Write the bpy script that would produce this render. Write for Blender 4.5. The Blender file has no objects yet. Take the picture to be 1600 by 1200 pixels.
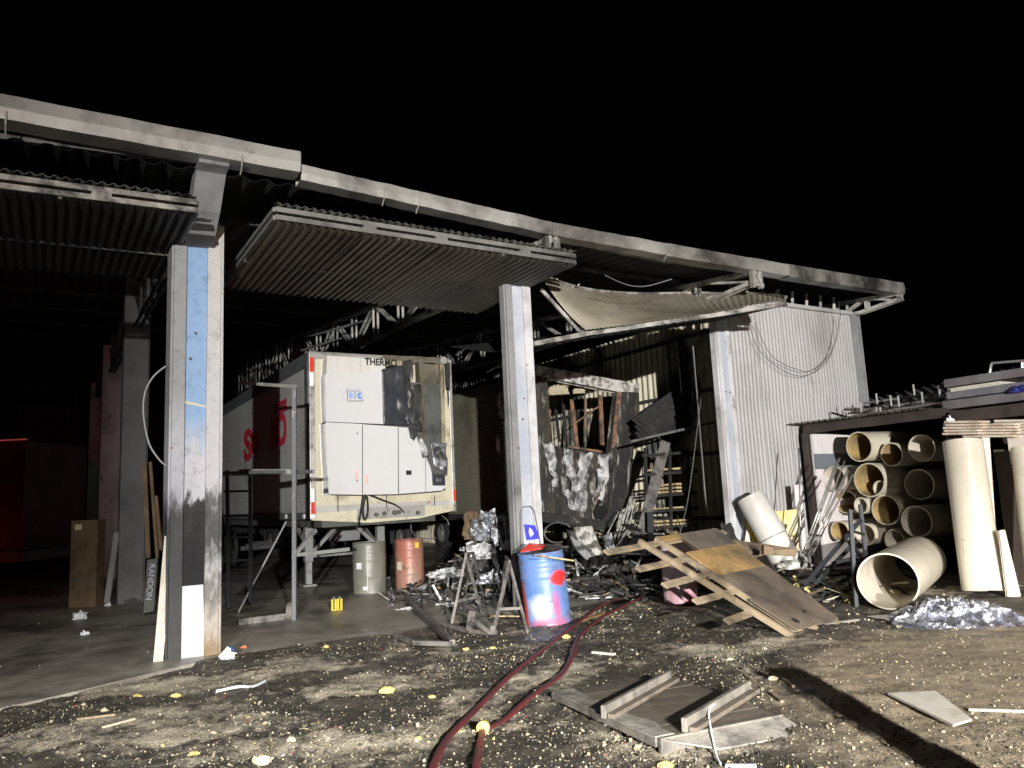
import bpy, math, random
from mathutils import Vector, noise, Matrix
R_=random.Random(11)
scene=bpy.context.scene
C=scene.collection
# ------------------------------------------------------------ camera
FPX=1202.0; HC=776.0; SL=-.047; CAMH=1.6
roll=math.atan(-SL); pitch=math.atan((HC-600)*math.cos(roll)/FPX)
fw=Vector((0,math.cos(pitch),math.sin(pitch))); r0=Vector((1,0,0)); u0=r0.cross(fw)
cr=math.cos(roll)*r0-math.sin(roll)*u0; cu=math.sin(roll)*r0+math.cos(roll)*u0
CP=Vector((0,0,CAMH))
cd=bpy.data.cameras.new('camera'); cam=bpy.data.objects.new('camera',cd); C.objects.link(cam)
cam.matrix_world=Matrix(((cr.x,cu.x,-fw.x,CP.x),(cr.y,cu.y,-fw.y,CP.y),(cr.z,cu.z,-fw.z,CP.z),(0,0,0,1)))
cd.sensor_width=36; cd.lens=FPX/1600*36; cd.clip_end=2000; cd.clip_start=.05
scene.camera=cam
# ------------------------------------------------------------ world, lamps, exposure
w=bpy.data.worlds.new('World'); scene.world=w; w.use_nodes=True
nt=w.node_tree; bg=nt.nodes['Background']; sk=nt.nodes.new('ShaderNodeTexSky'); sk.sky_type='NISHITA'; sk.sun_disc=False
sk.sun_elevation=math.radians(-4); sk.sun_rotation=math.radians(200)
nt.links.new(sk.outputs[0],bg.inputs[0]); bg.inputs[1].default_value=.012
def lamp(name,loc,tgt,energy,col,size,spot=None,blend=.6):
    l=bpy.data.lights.new(name,'SPOT'); l.energy=energy; l.color=col; l.shadow_soft_size=size
    l.spot_size=math.radians(spot or 100); l.spot_blend=blend
    o=bpy.data.objects.new(name,l); C.objects.link(o); o.location=loc
    o.rotation_euler=(Vector(tgt)-Vector(loc)).to_track_quat('-Z','Y').to_euler(); return o
# work floodlight on the mast of the fire engine behind the photographer, its lower lamp, and the beacon
lamp('floodlight',(3.7,-27,3.3),(2.9,13,2.3),96000,(1,.98,.95),.14,33,.95)
ml=lamp('mast_light',(3.0,-7,3.7),(2.0,5.2,0),22000,(1,.97,.91),.09,78,.8); ml.scale=(1,.25,1)
lamp('beacon',(7.5,-24,3.2),(-1,12,3),1500,(1,.03,.02),.2,60,.5)
scene.view_settings.view_transform='Standard'; scene.view_settings.look='None'; scene.view_settings.exposure=0; scene.view_settings.gamma=1
# ------------------------------------------------------------ pixel and building coordinates
def ray(x,y): return cr*((x-800)/FPX)+cu*((600-y)/FPX)+fw
def gz(x,y,z=0.0):
    d=ray(x,y); return CP+d*((z-CAMH)/d.z)
def at(x,y,Y):
    d=ray(x,y); return CP+d*(Y/d.y)
O=Vector((-3.43,8.95,0)); th=math.radians(31.3)
U=Vector((math.cos(th),math.sin(th),0)); V=Vector((-math.sin(th),math.cos(th),0)); Zv=Vector((0,0,1)); Xv=Vector((1,0,0)); Yv=Vector((0,1,0))
def B(a,b,z=0): return O+U*a+V*b+Zv*z
def F(x,y,b=0.0):           # point of the plane parallel to the facade at depth b
    d=ray(x,y); return CP+d*((O+V*b-CP).dot(V)/d.dot(V))
def S(x,y,a=0.0):           # point of the plane across the building at a
    d=ray(x,y); return CP+d*((O+U*a-CP).dot(U)/d.dot(U))
def ab(P): return (P-O).dot(U),(P-O).dot(V)
# ------------------------------------------------------------ materials
MATS={}
def NN(nt,t,**k):
    n=nt.nodes.new(t)
    for a,b in k.items(): setattr(n,a,b)
    return n
def noisef(nt,co,scale,detail=5,rough=.6,dist=0,vec=None):
    n=NN(nt,'ShaderNodeTexNoise'); n.inputs['Scale'].default_value=scale; n.inputs['Detail'].default_value=detail
    n.inputs['Roughness'].default_value=rough; n.inputs['Distortion'].default_value=dist
    if vec:
        m=NN(nt,'ShaderNodeMapping'); m.inputs['Scale'].default_value=vec; nt.links.new(co,m.inputs[0]); co=m.outputs[0]
    nt.links.new(co,n.inputs['Vector']); return n.outputs['Fac']
def ramp(nt,f,stops,interp='LINEAR'):
    r=NN(nt,'ShaderNodeValToRGB'); r.color_ramp.interpolation=interp
    el=r.color_ramp.elements
    while len(el)<len(stops): el.new(.5)
    for e,(p,c) in zip(el,stops): e.position=p; e.color=(*c,1) if len(c)==3 else c
    nt.links.new(f,r.inputs[0]); return r.outputs[0]
def mixc(nt,f,a,b):
    m=NN(nt,'ShaderNodeMix',data_type='RGBA'); 
    for i,v in ((0,f),(6,a),(7,b)):
        if isinstance(v,(int,float)): m.inputs[i].default_value=v
        elif isinstance(v,tuple): m.inputs[i].default_value=(*v[:3],1)
        else: nt.links.new(v,m.inputs[i])
    return m.outputs[2]
def mth(nt,op,a,b=0.0,c=None):
    m=NN(nt,'ShaderNodeMath',operation=op)
    for i,v in enumerate((a,b,c)):
        if v is None: continue
        if isinstance(v,(int,float)): m.inputs[i].default_value=v
        else: nt.links.new(v,m.inputs[i])
    return m.outputs[0]
def mat(name,col,dirt=None,ds=3.0,lo=.45,hi=.6,rough=.6,metal=0.0,bump=.15,bs=40.0,vec=None,spec=.5,var=.15,dirt2=None,z=None,emit=None,coat=0.0,drough=None):
    """col base; dirt colour mixed by stretched noise between lo and hi; z=[(height,colour,amount)] bands of wear on the thing"""
    m=bpy.data.materials.new(name); m.use_nodes=True; nt=m.node_tree; bs_=nt.nodes['Principled BSDF']
    tc=NN(nt,'ShaderNodeTexCoord'); co=tc.outputs['Object']
    n1=noisef(nt,co,ds*6,3,.6)
    base=mixc(nt,n1,tuple(c*(1-var) for c in col),tuple(min(1,c*(1+var)) for c in col))
    ro=rough
    if dirt:
        n=noisef(nt,co,ds,6,.65,.3,vec); f=ramp(nt,n,[(lo,(0,0,0)),(hi,(1,1,1))]); base=mixc(nt,f,base,dirt)
        if drough is not None: ro=mth(nt,'MULTIPLY_ADD',f,drough-rough,rough)
    if dirt2:
        c2,s2,l2,h2=dirt2; n=noisef(nt,co,s2,7,.7,.5); f=ramp(nt,n,[(l2,(0,0,0)),(h2,(1,1,1))]); base=mixc(nt,f,base,c2)
    if z:
        sp=NN(nt,'ShaderNodeSeparateXYZ'); nt.links.new(co,sp.inputs[0]); nz=noisef(nt,co,z[2] if len(z)>2 else 5,5,.7,0,(2,2,.6))
        hh=mth(nt,'MULTIPLY_ADD',nz,z[1],sp.outputs[2]); hh=mth(nt,'SUBTRACT',hh,z[1]*.5); hh=mth(nt,'DIVIDE',hh,6.0)
        st=[(p/6.0,c) for p,c in z[0]]
        rc=ramp(nt,hh,st); ra=NN(nt,'ShaderNodeValToRGB')
        r_=ramp(nt,hh,st)
        base=mixc(nt,.92,base,rc) if z[3:]==() else mixc(nt,z[3],base,rc); bs_.inputs['Specular IOR Level'].default_value=.2; spec=.2
    if z:   # mottled, chipped paint over the bands
        nm=noisef(nt,co,9,7,.75,.6); mo=ramp(nt,nm,[(.32,(.72,.70,.67)),(.46,(1,1,1)),(.68,(1.12,1.10,1.06))])
        mm=NN(nt,'ShaderNodeMix',data_type='RGBA',blend_type='MULTIPLY'); mm.inputs[0].default_value=1; nt.links.new(base,mm.inputs[6]); nt.links.new(mo,mm.inputs[7]); base=mm.outputs[2]
    nt.links.new(base,bs_.inputs['Base Color'])
    if isinstance(ro,float): bs_.inputs['Roughness'].default_value=ro
    else: nt.links.new(ro,bs_.inputs['Roughness'])
    bs_.inputs['Metallic'].default_value=metal; bs_.inputs['Specular IOR Level'].default_value=spec; bs_.inputs['Coat Weight'].default_value=coat
    if emit: bs_.inputs['Emission Color'].default_value=(*emit[0],1); bs_.inputs['Emission Strength'].default_value=emit[1]
    if bump:
        nb=noisef(nt,co,bs,6,.7); b=NN(nt,'ShaderNodeBump'); b.inputs['Strength'].default_value=bump; b.inputs['Distance'].default_value=.02
        nt.links.new(nb,b.inputs['Height']); nt.links.new(b.outputs[0],bs_.inputs['Normal'])
    MATS[name]=m; return m
BLK=(.012,.012,.012); SOOT=(.03,.028,.025)
m_colin=mat('inner_column_dimmed',(.13,.13,.13),(.08,.08,.08),1.4,.45,.7,.75,0,.15,40,None,.4,.1)  # darker grey stands in for the weak light inside the left bay
m_galv=mat('galvanised',(.42,.41,.375),(.11,.10,.09),.8,.42,.66,.45,.35,.08,30,(1,1,1),.5,.1,((.04,.038,.034),2.2,.58,.72))
m_galvd=mat('galvanised_sooty',(.26,.25,.22),SOOT,1.5,.40,.62,.5,.3,.1,30)
m_rail=mat('door_rail_steel',(.22,.215,.20),(.045,.042,.04),1.3,.5,.7,.5,.3,.1,30)
m_railb=mat('burnt_rail_steel',(.36,.34,.30),(.06,.055,.05),3,.42,.6,.6,.2,.2,30)
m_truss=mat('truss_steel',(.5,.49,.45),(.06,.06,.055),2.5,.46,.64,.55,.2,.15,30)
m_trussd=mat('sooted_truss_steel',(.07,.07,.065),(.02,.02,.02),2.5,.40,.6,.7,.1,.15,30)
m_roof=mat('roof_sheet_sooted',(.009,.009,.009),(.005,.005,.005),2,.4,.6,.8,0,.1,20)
m_underd=mat('left_door_underside_dimmed',(.008,.008,.007),(.004,.004,.004),.9,.42,.66,.7,0,.1,30)  # near black version of the door underside: soot plus the bay's dimness
m_under=mat('door_sheet_underside',(.10,.087,.06),(.035,.03,.024),.9,.42,.66,.5,.25,.1,30,None,.5,.2,((.12,.07,.03),1.6,.6,.75))
m_sag=mat('buckled_sheet',(.32,.29,.22),(.17,.15,.11),1.1,.40,.7,.6,.1,.15,25,None,.5,.15,((.06,.05,.04),2.6,.63,.8))
m_clad=mat('cladding_zinc',(.47,.465,.46),(.33,.31,.29),1.0,.45,.7,.42,.15,.06,30,(1,1,.5),.5,.1,((.30,.20,.10),.7,.58,.80))
m_side=mat('side_wall_sooted',(.55,.51,.38),BLK,.55,.49,.58,.6,.1,.15,20,(1,1,.35))
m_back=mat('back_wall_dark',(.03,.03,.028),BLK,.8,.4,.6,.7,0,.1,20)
m_colside=mat('column_grey',(.25,.25,.25),(.16,.16,.16),1.4,.45,.7,.75,0,.15,40,None,.4,.1,((.06,.055,.05),1.4,.58,.72))
m_colwhite=mat('column_white_paint',(.58,.58,.59),(.34,.33,.32),1.8,.46,.68,.7,0,.2,40,(1,1,.6),.4,.08,((.10,.085,.07),2.6,.58,.68))
m_colblue=mat('column_faded_blue',(.38,.42,.48),(.48,.49,.52),1.4,.45,.6,.7,0,.12,40,None,.4,.1,((.16,.12,.08),4,.66,.72))
W_=(.50,.50,.54)
m_web1=mat('column_sky_blue_web',(.34,.44,.60),(.44,.52,.62),5,.4,.62,.7,0,.25,60,None,.4,.1,None,([(0,(.012,.012,.012)),(1.05,(.012,.012,.012)),(1.35,(.022,.022,.022)),(1.72,(.04,.04,.04)),(1.80,W_),(2.25,W_),(2.7,(.25,.38,.58)),(5,(.24,.37,.57))],.8,5.0,1.0))
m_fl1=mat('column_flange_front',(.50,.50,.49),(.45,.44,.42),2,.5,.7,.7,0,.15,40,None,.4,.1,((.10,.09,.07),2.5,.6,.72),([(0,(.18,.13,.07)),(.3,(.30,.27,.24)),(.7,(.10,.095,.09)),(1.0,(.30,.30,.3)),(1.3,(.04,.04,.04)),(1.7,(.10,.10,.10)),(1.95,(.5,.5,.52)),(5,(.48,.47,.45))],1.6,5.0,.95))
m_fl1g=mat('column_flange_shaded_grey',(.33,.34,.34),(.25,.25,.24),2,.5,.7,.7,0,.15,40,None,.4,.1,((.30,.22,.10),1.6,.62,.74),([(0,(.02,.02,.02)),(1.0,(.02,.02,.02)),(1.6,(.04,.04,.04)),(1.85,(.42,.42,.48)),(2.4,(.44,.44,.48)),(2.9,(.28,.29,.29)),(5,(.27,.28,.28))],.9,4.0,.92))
m_patch=mat('white_plaster_patch',(.44,.46,.50),(.40,.41,.44),3,.6,.8,.8,0,.3,50)
m_tr_side=mat('trailer_side_aluminium',(.55,.55,.53),(.40,.39,.37),1.2,.5,.7,.4,.25,.04,20,None)
m_cream=mat('cream_trailer_front',(.60,.565,.42),(.44,.38,.23),1.3,.42,.70,.55,0,.06,30,(1,1,.3),.5,.06,((.20,.16,.10),2.2,.54,.74))
m_unit=mat('white_refrigeration_cover',(.66,.66,.66),(.56,.55,.51),1.0,.55,.8,.22,0,.01,8,None,.5,.02,None,None,None,.3)
m_unitstr=mat('streaked_white_cover',(.64,.63,.59),(.52,.50,.45),4,.5,.7,.5,0,.1,40,(3,3,.12))
m_blkplastic=mat('melted_black_plastic',(.035,.04,.05),(.06,.06,.06),3,.4,.7,.25,0,.4,12)
m_char=mat('charred',(.022,.021,.02),(.055,.05,.045),6,.5,.7,.7,0,.6,30)
m_charw=mat('charred_with_ash',(.032,.03,.027),(.40,.385,.35),5,.55,.66,.8,0,.7,25,(1.6,1.6,.3),.5,.25,((.10,.075,.055),2.5,.5,.7))
m_ash=mat('pale_ash_foil',(.58,.58,.58),(.10,.10,.10),5,.45,.6,.6,.2,.8,30,None,.5,.2,((.20,.16,.12),6,.6,.7))
m_foil=mat('crumpled_silver_foil',(.40,.42,.46),(.07,.065,.06),6,.42,.58,.35,.6,.6,25)
m_brownmet=mat('heat_stained_metal',(.22,.20,.15),(.05,.045,.04),1.8,.44,.66,.4,.45,.1,20,None,.5,.2,((.28,.24,.18),1.5,.6,.8))
m_creamburn=mat('scorched_cream_edge',(.40,.35,.22),(.07,.06,.04),4,.45,.6,.6,0,.3,30,(1,1,.3))
m_rust=mat('rusted_strip',(.30,.16,.09),(.08,.06,.05),5,.45,.6,.8,0,.4,30)
m_trailer2=mat('scorched_trailer_side',(.24,.225,.17),(.05,.047,.04),.7,.46,.70,.55,.2,.1,20,(1,1,.5))
m_dkgrey=mat('dark_grey_edge_trim',(.10,.11,.12),(.05,.05,.05),3,.5,.7,.5,.1,.05,20)
m_alu=mat('aluminium_rail',(.48,.47,.44),(.14,.13,.12),3,.5,.7,.4,.4,.1,30)
m_chas=mat('chassis_grime',(.10,.10,.09),(.04,.04,.04),3,.5,.7,.7,.1,.2,30)
m_chasg=mat('grey_landing_gear',(.24,.25,.24),(.10,.10,.095),3,.5,.7,.6,.1,.2,30)
m_tyre=mat('tyre_rubber',(.022,.022,.022),(.05,.05,.045),4,.55,.7,.8,0,.3,30)
m_rim=mat('dusty_rim',(.30,.30,.26),(.1,.1,.09),4,.5,.7,.5,.2,.1,30)
m_redref=mat('red_reflector',(.72,.05,.03),None,3,rough=.3,bump=0)
m_whref=mat('white_reflector',(.85,.85,.85),None,3,rough=.3,bump=0)
m_redlet=mat('red_lettering',(.50,.02,.05),(.35,.02,.04),4,.5,.7,.5,0,0)
m_blklet=mat('black_lettering',(.02,.02,.02),None,rough=.5,bump=0)
m_bluelet=mat('blue_emblem',(.12,.25,.70),None,rough=.35,bump=0)
m_bluelt=mat('light_blue_emblem',(.30,.45,.80),None,rough=.35,bump=0)
m_greylet=mat('grey_emblem',(.42,.44,.50),None,rough=.35,bump=0)
m_bolt=mat('bolt_steel',(.5,.5,.5),None,rough=.4,metal=.6,bump=0)
m_barg=mat('grey_green_drum',(.19,.19,.16),(.12,.12,.10),3,.5,.7,.45,.1,.1,20,None,.5,.15,((.30,.30,.28),2,.62,.75))
m_barr=mat('rusty_red_drum',(.36,.13,.09),(.28,.22,.17),1.9,.42,.62,.45,.1,.15,20,(1,1,.4),.5,.2,((.16,.07,.05),5,.55,.66))
m_barp=mat('pink_white_drum',(.66,.52,.56),(.52,.15,.20),2.0,.46,.62,.5,0,.1,20,(1,1,.7),.5,.08,((.20,.12,.12),4,.62,.72))
m_bart=mat('drum_lid_rust',(.22,.12,.08),(.30,.26,.20),4,.45,.6,.6,.1,.2,30)
m_yel=mat('yellow_paint',(.70,.50,.04),(.45,.33,.06),5,.5,.7,.6,0,.1,20)
m_yelp=mat('pale_yellow_panel',(.66,.56,.22),(.60,.58,.48),1.6,.45,.6,.7,0,.1,20)
m_label=mat('paper_label',(.68,.70,.72),(.5,.5,.5),8,.5,.7,.7,0,0)
m_ply=mat('plywood_dirty',(.22,.165,.105),(.055,.045,.035),1.6,.44,.66,.75,0,.2,30,(1,.4,1),.4,.2,((.26,.16,.06),1.1,.56,.7))
m_plyd=mat('plywood_wet_dark',(.15,.12,.09),(.06,.05,.042),1.6,.44,.66,.45,0,.2,30,None,.5,.2,((.12,.08,.05),2,.6,.7))
m_orange=mat('plywood_orange',(.32,.20,.075),(.12,.09,.05),2.0,.45,.68,.7,0,.2,30)
m_batten=mat('weathered_batten',(.27,.21,.135),(.09,.072,.052),4,.45,.65,.8,0,.4,40,(1,1,1))
m_greyw=mat('grey_weathered_wood',(.21,.19,.16),(.085,.078,.07),3,.42,.62,.7,0,.4,40,(1,1,1))
m_door=mat('grey_brown_boards',(.17,.14,.11),(.085,.075,.062),2.5,.42,.65,.6,0,.3,30,(.4,2,1),.5,.25)
m_edge=mat('ashy_board_edge',(.32,.30,.265),(.13,.12,.11),3,.45,.6,.7,0,.4,40)
m_pvc=mat('cream_pipe',(.60,.55,.44),(.48,.43,.34),1.2,.48,.72,.32,0,.08,20,None,.5,.06,((.27,.22,.15),2.6,.58,.74))
m_pvcw=mat('white_pipe',(.56,.55,.51),(.42,.39,.34),1.5,.5,.72,.38,0,.08,20,None,.5,.05,((.25,.20,.14),3,.62,.75))
m_pvcy=mat('yellowed_pipe',(.70,.64,.40),(.60,.52,.32),1.5,.5,.7,.35,0,.05,20)
m_pin=mat('amber_pipe_inside',(.42,.30,.12),(.20,.145,.08),2.6,.42,.62,.6,0,.15,25)
m_pinw=mat('pale_pipe_inside',(.60,.55,.46),(.42,.37,.29),1.8,.45,.7,.6,0,.1,25)
m_cont=mat('container_steel_dark',(.06,.045,.04),(.03,.025,.022),2,.4,.65,.6,.1,.2,20,None,.5,.2,((.12,.08,.03),3,.62,.72))
m_contw=mat('white_container_lining',(.66,.62,.62),(.50,.44,.42),1.6,.5,.7,.7,0,.1,20)
m_band=mat('grey_band',(.15,.17,.19),None,rough=.6)
m_brownp=mat('dark_brown_panel',(.085,.065,.05),(.06,.05,.04),2,.45,.65,.6,0,.1,20)
m_beige=mat('beige_panel',(.66,.60,.52),(.50,.42,.33),1.5,.5,.7,.7,0,.1,20)
m_paper=mat('beige_bundle',(.66,.56,.45),(.42,.32,.22),6,.45,.65,.8,0,.4,30)
m_purple=mat('faded_purple_board',(.15,.145,.145),(.11,.095,.10),2,.4,.6,.7,0,.2,25,None,.5,.2,((.34,.30,.26),3,.58,.7))
m_bluetarp=mat('blue_tarp',(.03,.035,.22),None,rough=.5)
m_rod=mat('bright_steel_rod',(.5,.49,.47),(.25,.23,.2),6,.5,.7,.3,.6,.05,20)
m_blksteel=mat('black_steel',(.03,.033,.038),(.06,.06,.06),4,.5,.7,.45,.2,.1,30)
m_grsteel=mat('sooty_steel_frame',(.17,.155,.145),(.06,.055,.05),6,.45,.62,.6,.2,.3,40)
m_post=mat('scuffed_dark_post',(.13,.135,.14),(.45,.45,.45),9,.60,.66,.45,.2,.15,30)
m_hose=mat('red_fire_hose',(.11,.017,.02),(.07,.022,.022),3,.45,.65,.5,0,.4,60,None,.5,.2,((.14,.09,.07),4,.62,.75))
m_lime=mat('yellow_coupling',(.50,.44,.12),None,rough=.4)
m_ivory=mat('ivory_coupling',(.72,.66,.42),None,rough=.4)
m_papr=mat('white_paper',(.70,.72,.76),(.5,.5,.55),9,.5,.7,.8,0,.2,30)
m_bluebag=mat('blue_rag',(.07,.14,.38),None,rough=.6)
m_orbag=mat('orange_wrapper',(.75,.18,.06),None,rough=.5)
m_redbody=mat('red_truck_body',(.07,.008,.012),(.025,.004,.006),1,.4,.6,.5,0,.05,20)
m_redstrip=mat('glowing_roof_trim',(.6,.15,.12),None,rough=.4,emit=((1,.16,.14),.16))  # roof trim with a weak glow of its own, not a lamp
m_redlamp=mat('red_tail_lamp',(.5,.02,.02),None,rough=.3,emit=((1,.02,.01),.30))
m_cab=mat('white_cable',(.3,.3,.3),None,rough=.5,bump=0)
m_wire=mat('dark_wire',(.05,.05,.05),None,rough=.6,bump=0)
m_wiref=mat('grey_wire',(.16,.15,.14),None,rough=.6,bump=0)
m_brown=mat('brown_board_dark',(.16,.11,.06),(.08,.055,.03),2,.4,.6,.8,0,.2,30)
m_lumber=mat('scorched_lumber',(.60,.46,.24),(.08,.06,.04),3,.45,.6,.8,0,.3,40,None,.5,.2)
m_sheetw=mat('pale_fibreboard',(.52,.49,.43),(.38,.34,.27),4,.5,.7,.8,0,.15,40)
m_yfoam=mat('yellow_foam',(.52,.43,.15),(.40,.34,.18),9,.5,.7,.9,0,.5,60)
m_cfoam=mat('cream_foam',(.46,.41,.28),(.32,.28,.19),9,.5,.7,.9,0,.5,60)
m_wchip=mat('white_chip',(.45,.45,.43),None,rough=.8)
m_schip=mat('sand_chip',(.34,.29,.20),None,rough=.9)
m_grit=mat('dark_grit',(.05,.046,.04),None,rough=.8,bump=0)
m_redchip=mat('red_chip',(.55,.06,.04),None,rough=.7)
def m_glassy():
    m=bpy.data.materials.new('clear_plastic_film'); m.use_nodes=True; nt=m.node_tree; nt.nodes.remove(nt.nodes['Principled BSDF']); out=nt.nodes['Material Output']
    tc=NN(nt,'ShaderNodeTexCoord'); nb=noisef(nt,tc.outputs['Object'],22,6,.7,1.5); b=NN(nt,'ShaderNodeBump'); b.inputs['Strength'].default_value=1; b.inputs['Distance'].default_value=.012
    nt.links.new(nb,b.inputs['Height']); g=NN(nt,'ShaderNodeBsdfGlossy'); g.inputs['Roughness'].default_value=.2; g.inputs['Color'].default_value=(.9,.92,1,1); nt.links.new(b.outputs[0],g.inputs['Normal'])
    t=NN(nt,'ShaderNodeBsdfTransparent'); t.inputs[0].default_value=(.86,.87,.9,1); d=NN(nt,'ShaderNodeBsdfDiffuse'); d.inputs[0].default_value=(.6,.6,.63,1); nt.links.new(b.outputs[0],d.inputs['Normal'])
    m1=NN(nt,'ShaderNodeMixShader'); m1.inputs[0].default_value=.22; nt.links.new(t.outputs[0],m1.inputs[1]); nt.links.new(d.outputs[0],m1.inputs[2])
    fr=NN(nt,'ShaderNodeFresnel'); fr.inputs[0].default_value=1.5; nt.links.new(b.outputs[0],fr.inputs['Normal']); k=mth(nt,'MULTIPLY_ADD',fr.outputs[0],1.0,.30)
    m2=NN(nt,'ShaderNodeMixShader'); nt.links.new(k,m2.inputs[0]); nt.links.new(m1.outputs[0],m2.inputs[1]); nt.links.new(g.outputs[0],m2.inputs[2]); nt.links.new(m2.outputs[0],out.inputs[0]); return m
m_film=m_glassy()
def m_bluedrum():
    m=mat('blue_drum_sprayed',(.09,.18,.42),(.15,.19,.32),3,.45,.7,.42,.0,.2,20,None,.5,.25,((.09,.075,.065),5,.56,.66)); nt=m.node_tree; p=nt.nodes['Principled BSDF']
    tc=NN(nt,'ShaderNodeTexCoord'); co=tc.outputs['Object']; base=p.inputs['Base Color'].links[0].from_socket
    def blob(base,c,r,col,soft=.5,am=1.0):
        d=NN(nt,'ShaderNodeVectorMath',operation='SUBTRACT'); nt.links.new(co,d.inputs[0]); d.inputs[1].default_value=c
        s=NN(nt,'ShaderNodeVectorMath',operation='MULTIPLY'); nt.links.new(d.outputs[0],s.inputs[0]); s.inputs[1].default_value=tuple(1/x for x in r)
        l=NN(nt,'ShaderNodeVectorMath',operation='LENGTH'); nt.links.new(s.outputs[0],l.inputs[0])
        n=noisef(nt,co,9,5,.6); v=mth(nt,'MULTIPLY_ADD',n,.8,l.outputs['Value']); v=mth(nt,'SUBTRACT',v,.4)
        f=ramp(nt,v,[(1-soft,(am,)*3),(1,(0,0,0))]); return mixc(nt,f,base,col)
    # red and white sprayed patches on the front of the drum (local coordinates, front is -y)
    base=blob(base,(-.10,-.27,.22),(.20,.25,.22),(.50,.52,.60),.75)
    base=blob(base,(.0,-.29,.02),(.40,.3,.10),(.42,.03,.04),.6,.6)
    base=blob(base,(.12,-.25,.22),(.07,.2,.26),(.45,.05,.12),.7,.7)
    base=blob(base,(.20,-.20,.56),(.15,.22,.12),(.50,.03,.03),.4)
    base=blob(base,(-.29,-.05,.2),(.05,.3,.4),(.5,.05,.03),.3)
    nt.links.new(base,p.inputs['Base Color']); return m
m_barb=m_bluedrum()
def m_ground():
    m=bpy.data.materials.new('wet_mud_and_sand'); m.use_nodes=True; nt=m.node_tree; p=nt.nodes['Principled BSDF']
    geo=NN(nt,'ShaderNodeNewGeometry'); co=geo.outputs['Position']
    n1=noisef(nt,co,1.1,8,.62,.4); n2=noisef(nt,co,7,6,.7); n3=noisef(nt,co,45,4,.7); n4=noisef(nt,co,.45,4,.5,.2)
    mud=ramp(nt,n2,[(.3,(.03,.026,.021)),(.5,(.065,.057,.045)),(.72,(.12,.105,.08))])
    sand=ramp(nt,n3,[(.3,(.17,.145,.10)),(.5,(.36,.315,.24)),(.7,(.54,.49,.39))])
    def patch(cx,cy,rx,ry,am):
        d=NN(nt,'ShaderNodeVectorMath',operation='SUBTRACT'); nt.links.new(co,d.inputs[0]); d.inputs[1].default_value=(cx,cy,0)
        s=NN(nt,'ShaderNodeVectorMath',operation='MULTIPLY'); nt.links.new(d.outputs[0],s.inputs[0]); s.inputs[1].default_value=(1/rx,1/ry,0)
        l=NN(nt,'ShaderNodeVectorMath',operation='LENGTH'); nt.links.new(s.outputs[0],l.inputs[0])
        f=mth(nt,'SUBTRACT',1.0,l.outputs['Value']); f=mth(nt,'MAXIMUM',f,-.35); return mth(nt,'MULTIPLY',f,am)
    acc=None
    for q in PATCHES:
        f=patch(*q); acc=f if acc is None else mth(nt,'MAXIMUM',acc,f)
    t=mth(nt,'MULTIPLY_ADD',n1,2.3,acc); t2=mth(nt,'MULTIPLY_ADD',n2,.9,t)
    f=ramp(nt,mth(nt,'SUBTRACT',t2,1.20),[(.40,(0,0,0)),(.62,(1,1,1))])
    col=mixc(nt,f,mud,sand)
    # smooth damp sandy apron on the right
    sx=patch(5.6,5.2,4.6,4.6,1.0); fr=ramp(nt,mth(nt,'MULTIPLY_ADD',n1,.5,sx),[(.35,(0,0,0)),(.52,(1,1,1))])
    s2=ramp(nt,n2,[(.3,(.22,.175,.12)),(.7,(.36,.29,.20))]); col=mixc(nt,fr,col,s2)
    nt.links.new(col,p.inputs['Base Color'])
    wet=ramp(nt,n4,[(.38,(.28,)*3),(.55,(.72,)*3)]); rr=mixc(nt,f,wet,(.9,.9,.9)); nt.links.new(rr,p.inputs['Roughness'])
    b=NN(nt,'ShaderNodeBump'); b.inputs['Strength'].default_value=.8; b.inputs['Distance'].default_value=.03
    hh=mth(nt,'MULTIPLY_ADD',n3,.5,n2); nt.links.new(hh,b.inputs['Height']); nt.links.new(b.outputs[0],p.inputs['Normal']); return m
def gpatch(x,y,rx,ry,am=1.0):
    P=gz(x,y); return (P.x,P.y,rx,ry,am)
PATCHES=[gpatch(330,1062,1.3,.45,.5),gpatch(240,1130,1.0,.55,.45),gpatch(460,1040,.9,.5,.35),gpatch(640,1070,.9,.7,.25),gpatch(560,1165,.9,.35,.35),gpatch(700,1140,.6,.4,.3),gpatch(1180,1010,.9,.35,.5),gpatch(1090,1170,.5,.2,.5),gpatch(1190,1050,.7,.3,.35),gpatch(560,900,1.5,2.2,.2)]
m_gr=m_ground()
m_slab=mat('damp_concrete_floor',(.34,.31,.265),(.10,.092,.08),.55,.42,.62,.55,0,.25,25,None,.5,.12,((.42,.39,.33),2.4,.52,.70),None,None,0.0,.3)
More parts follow.
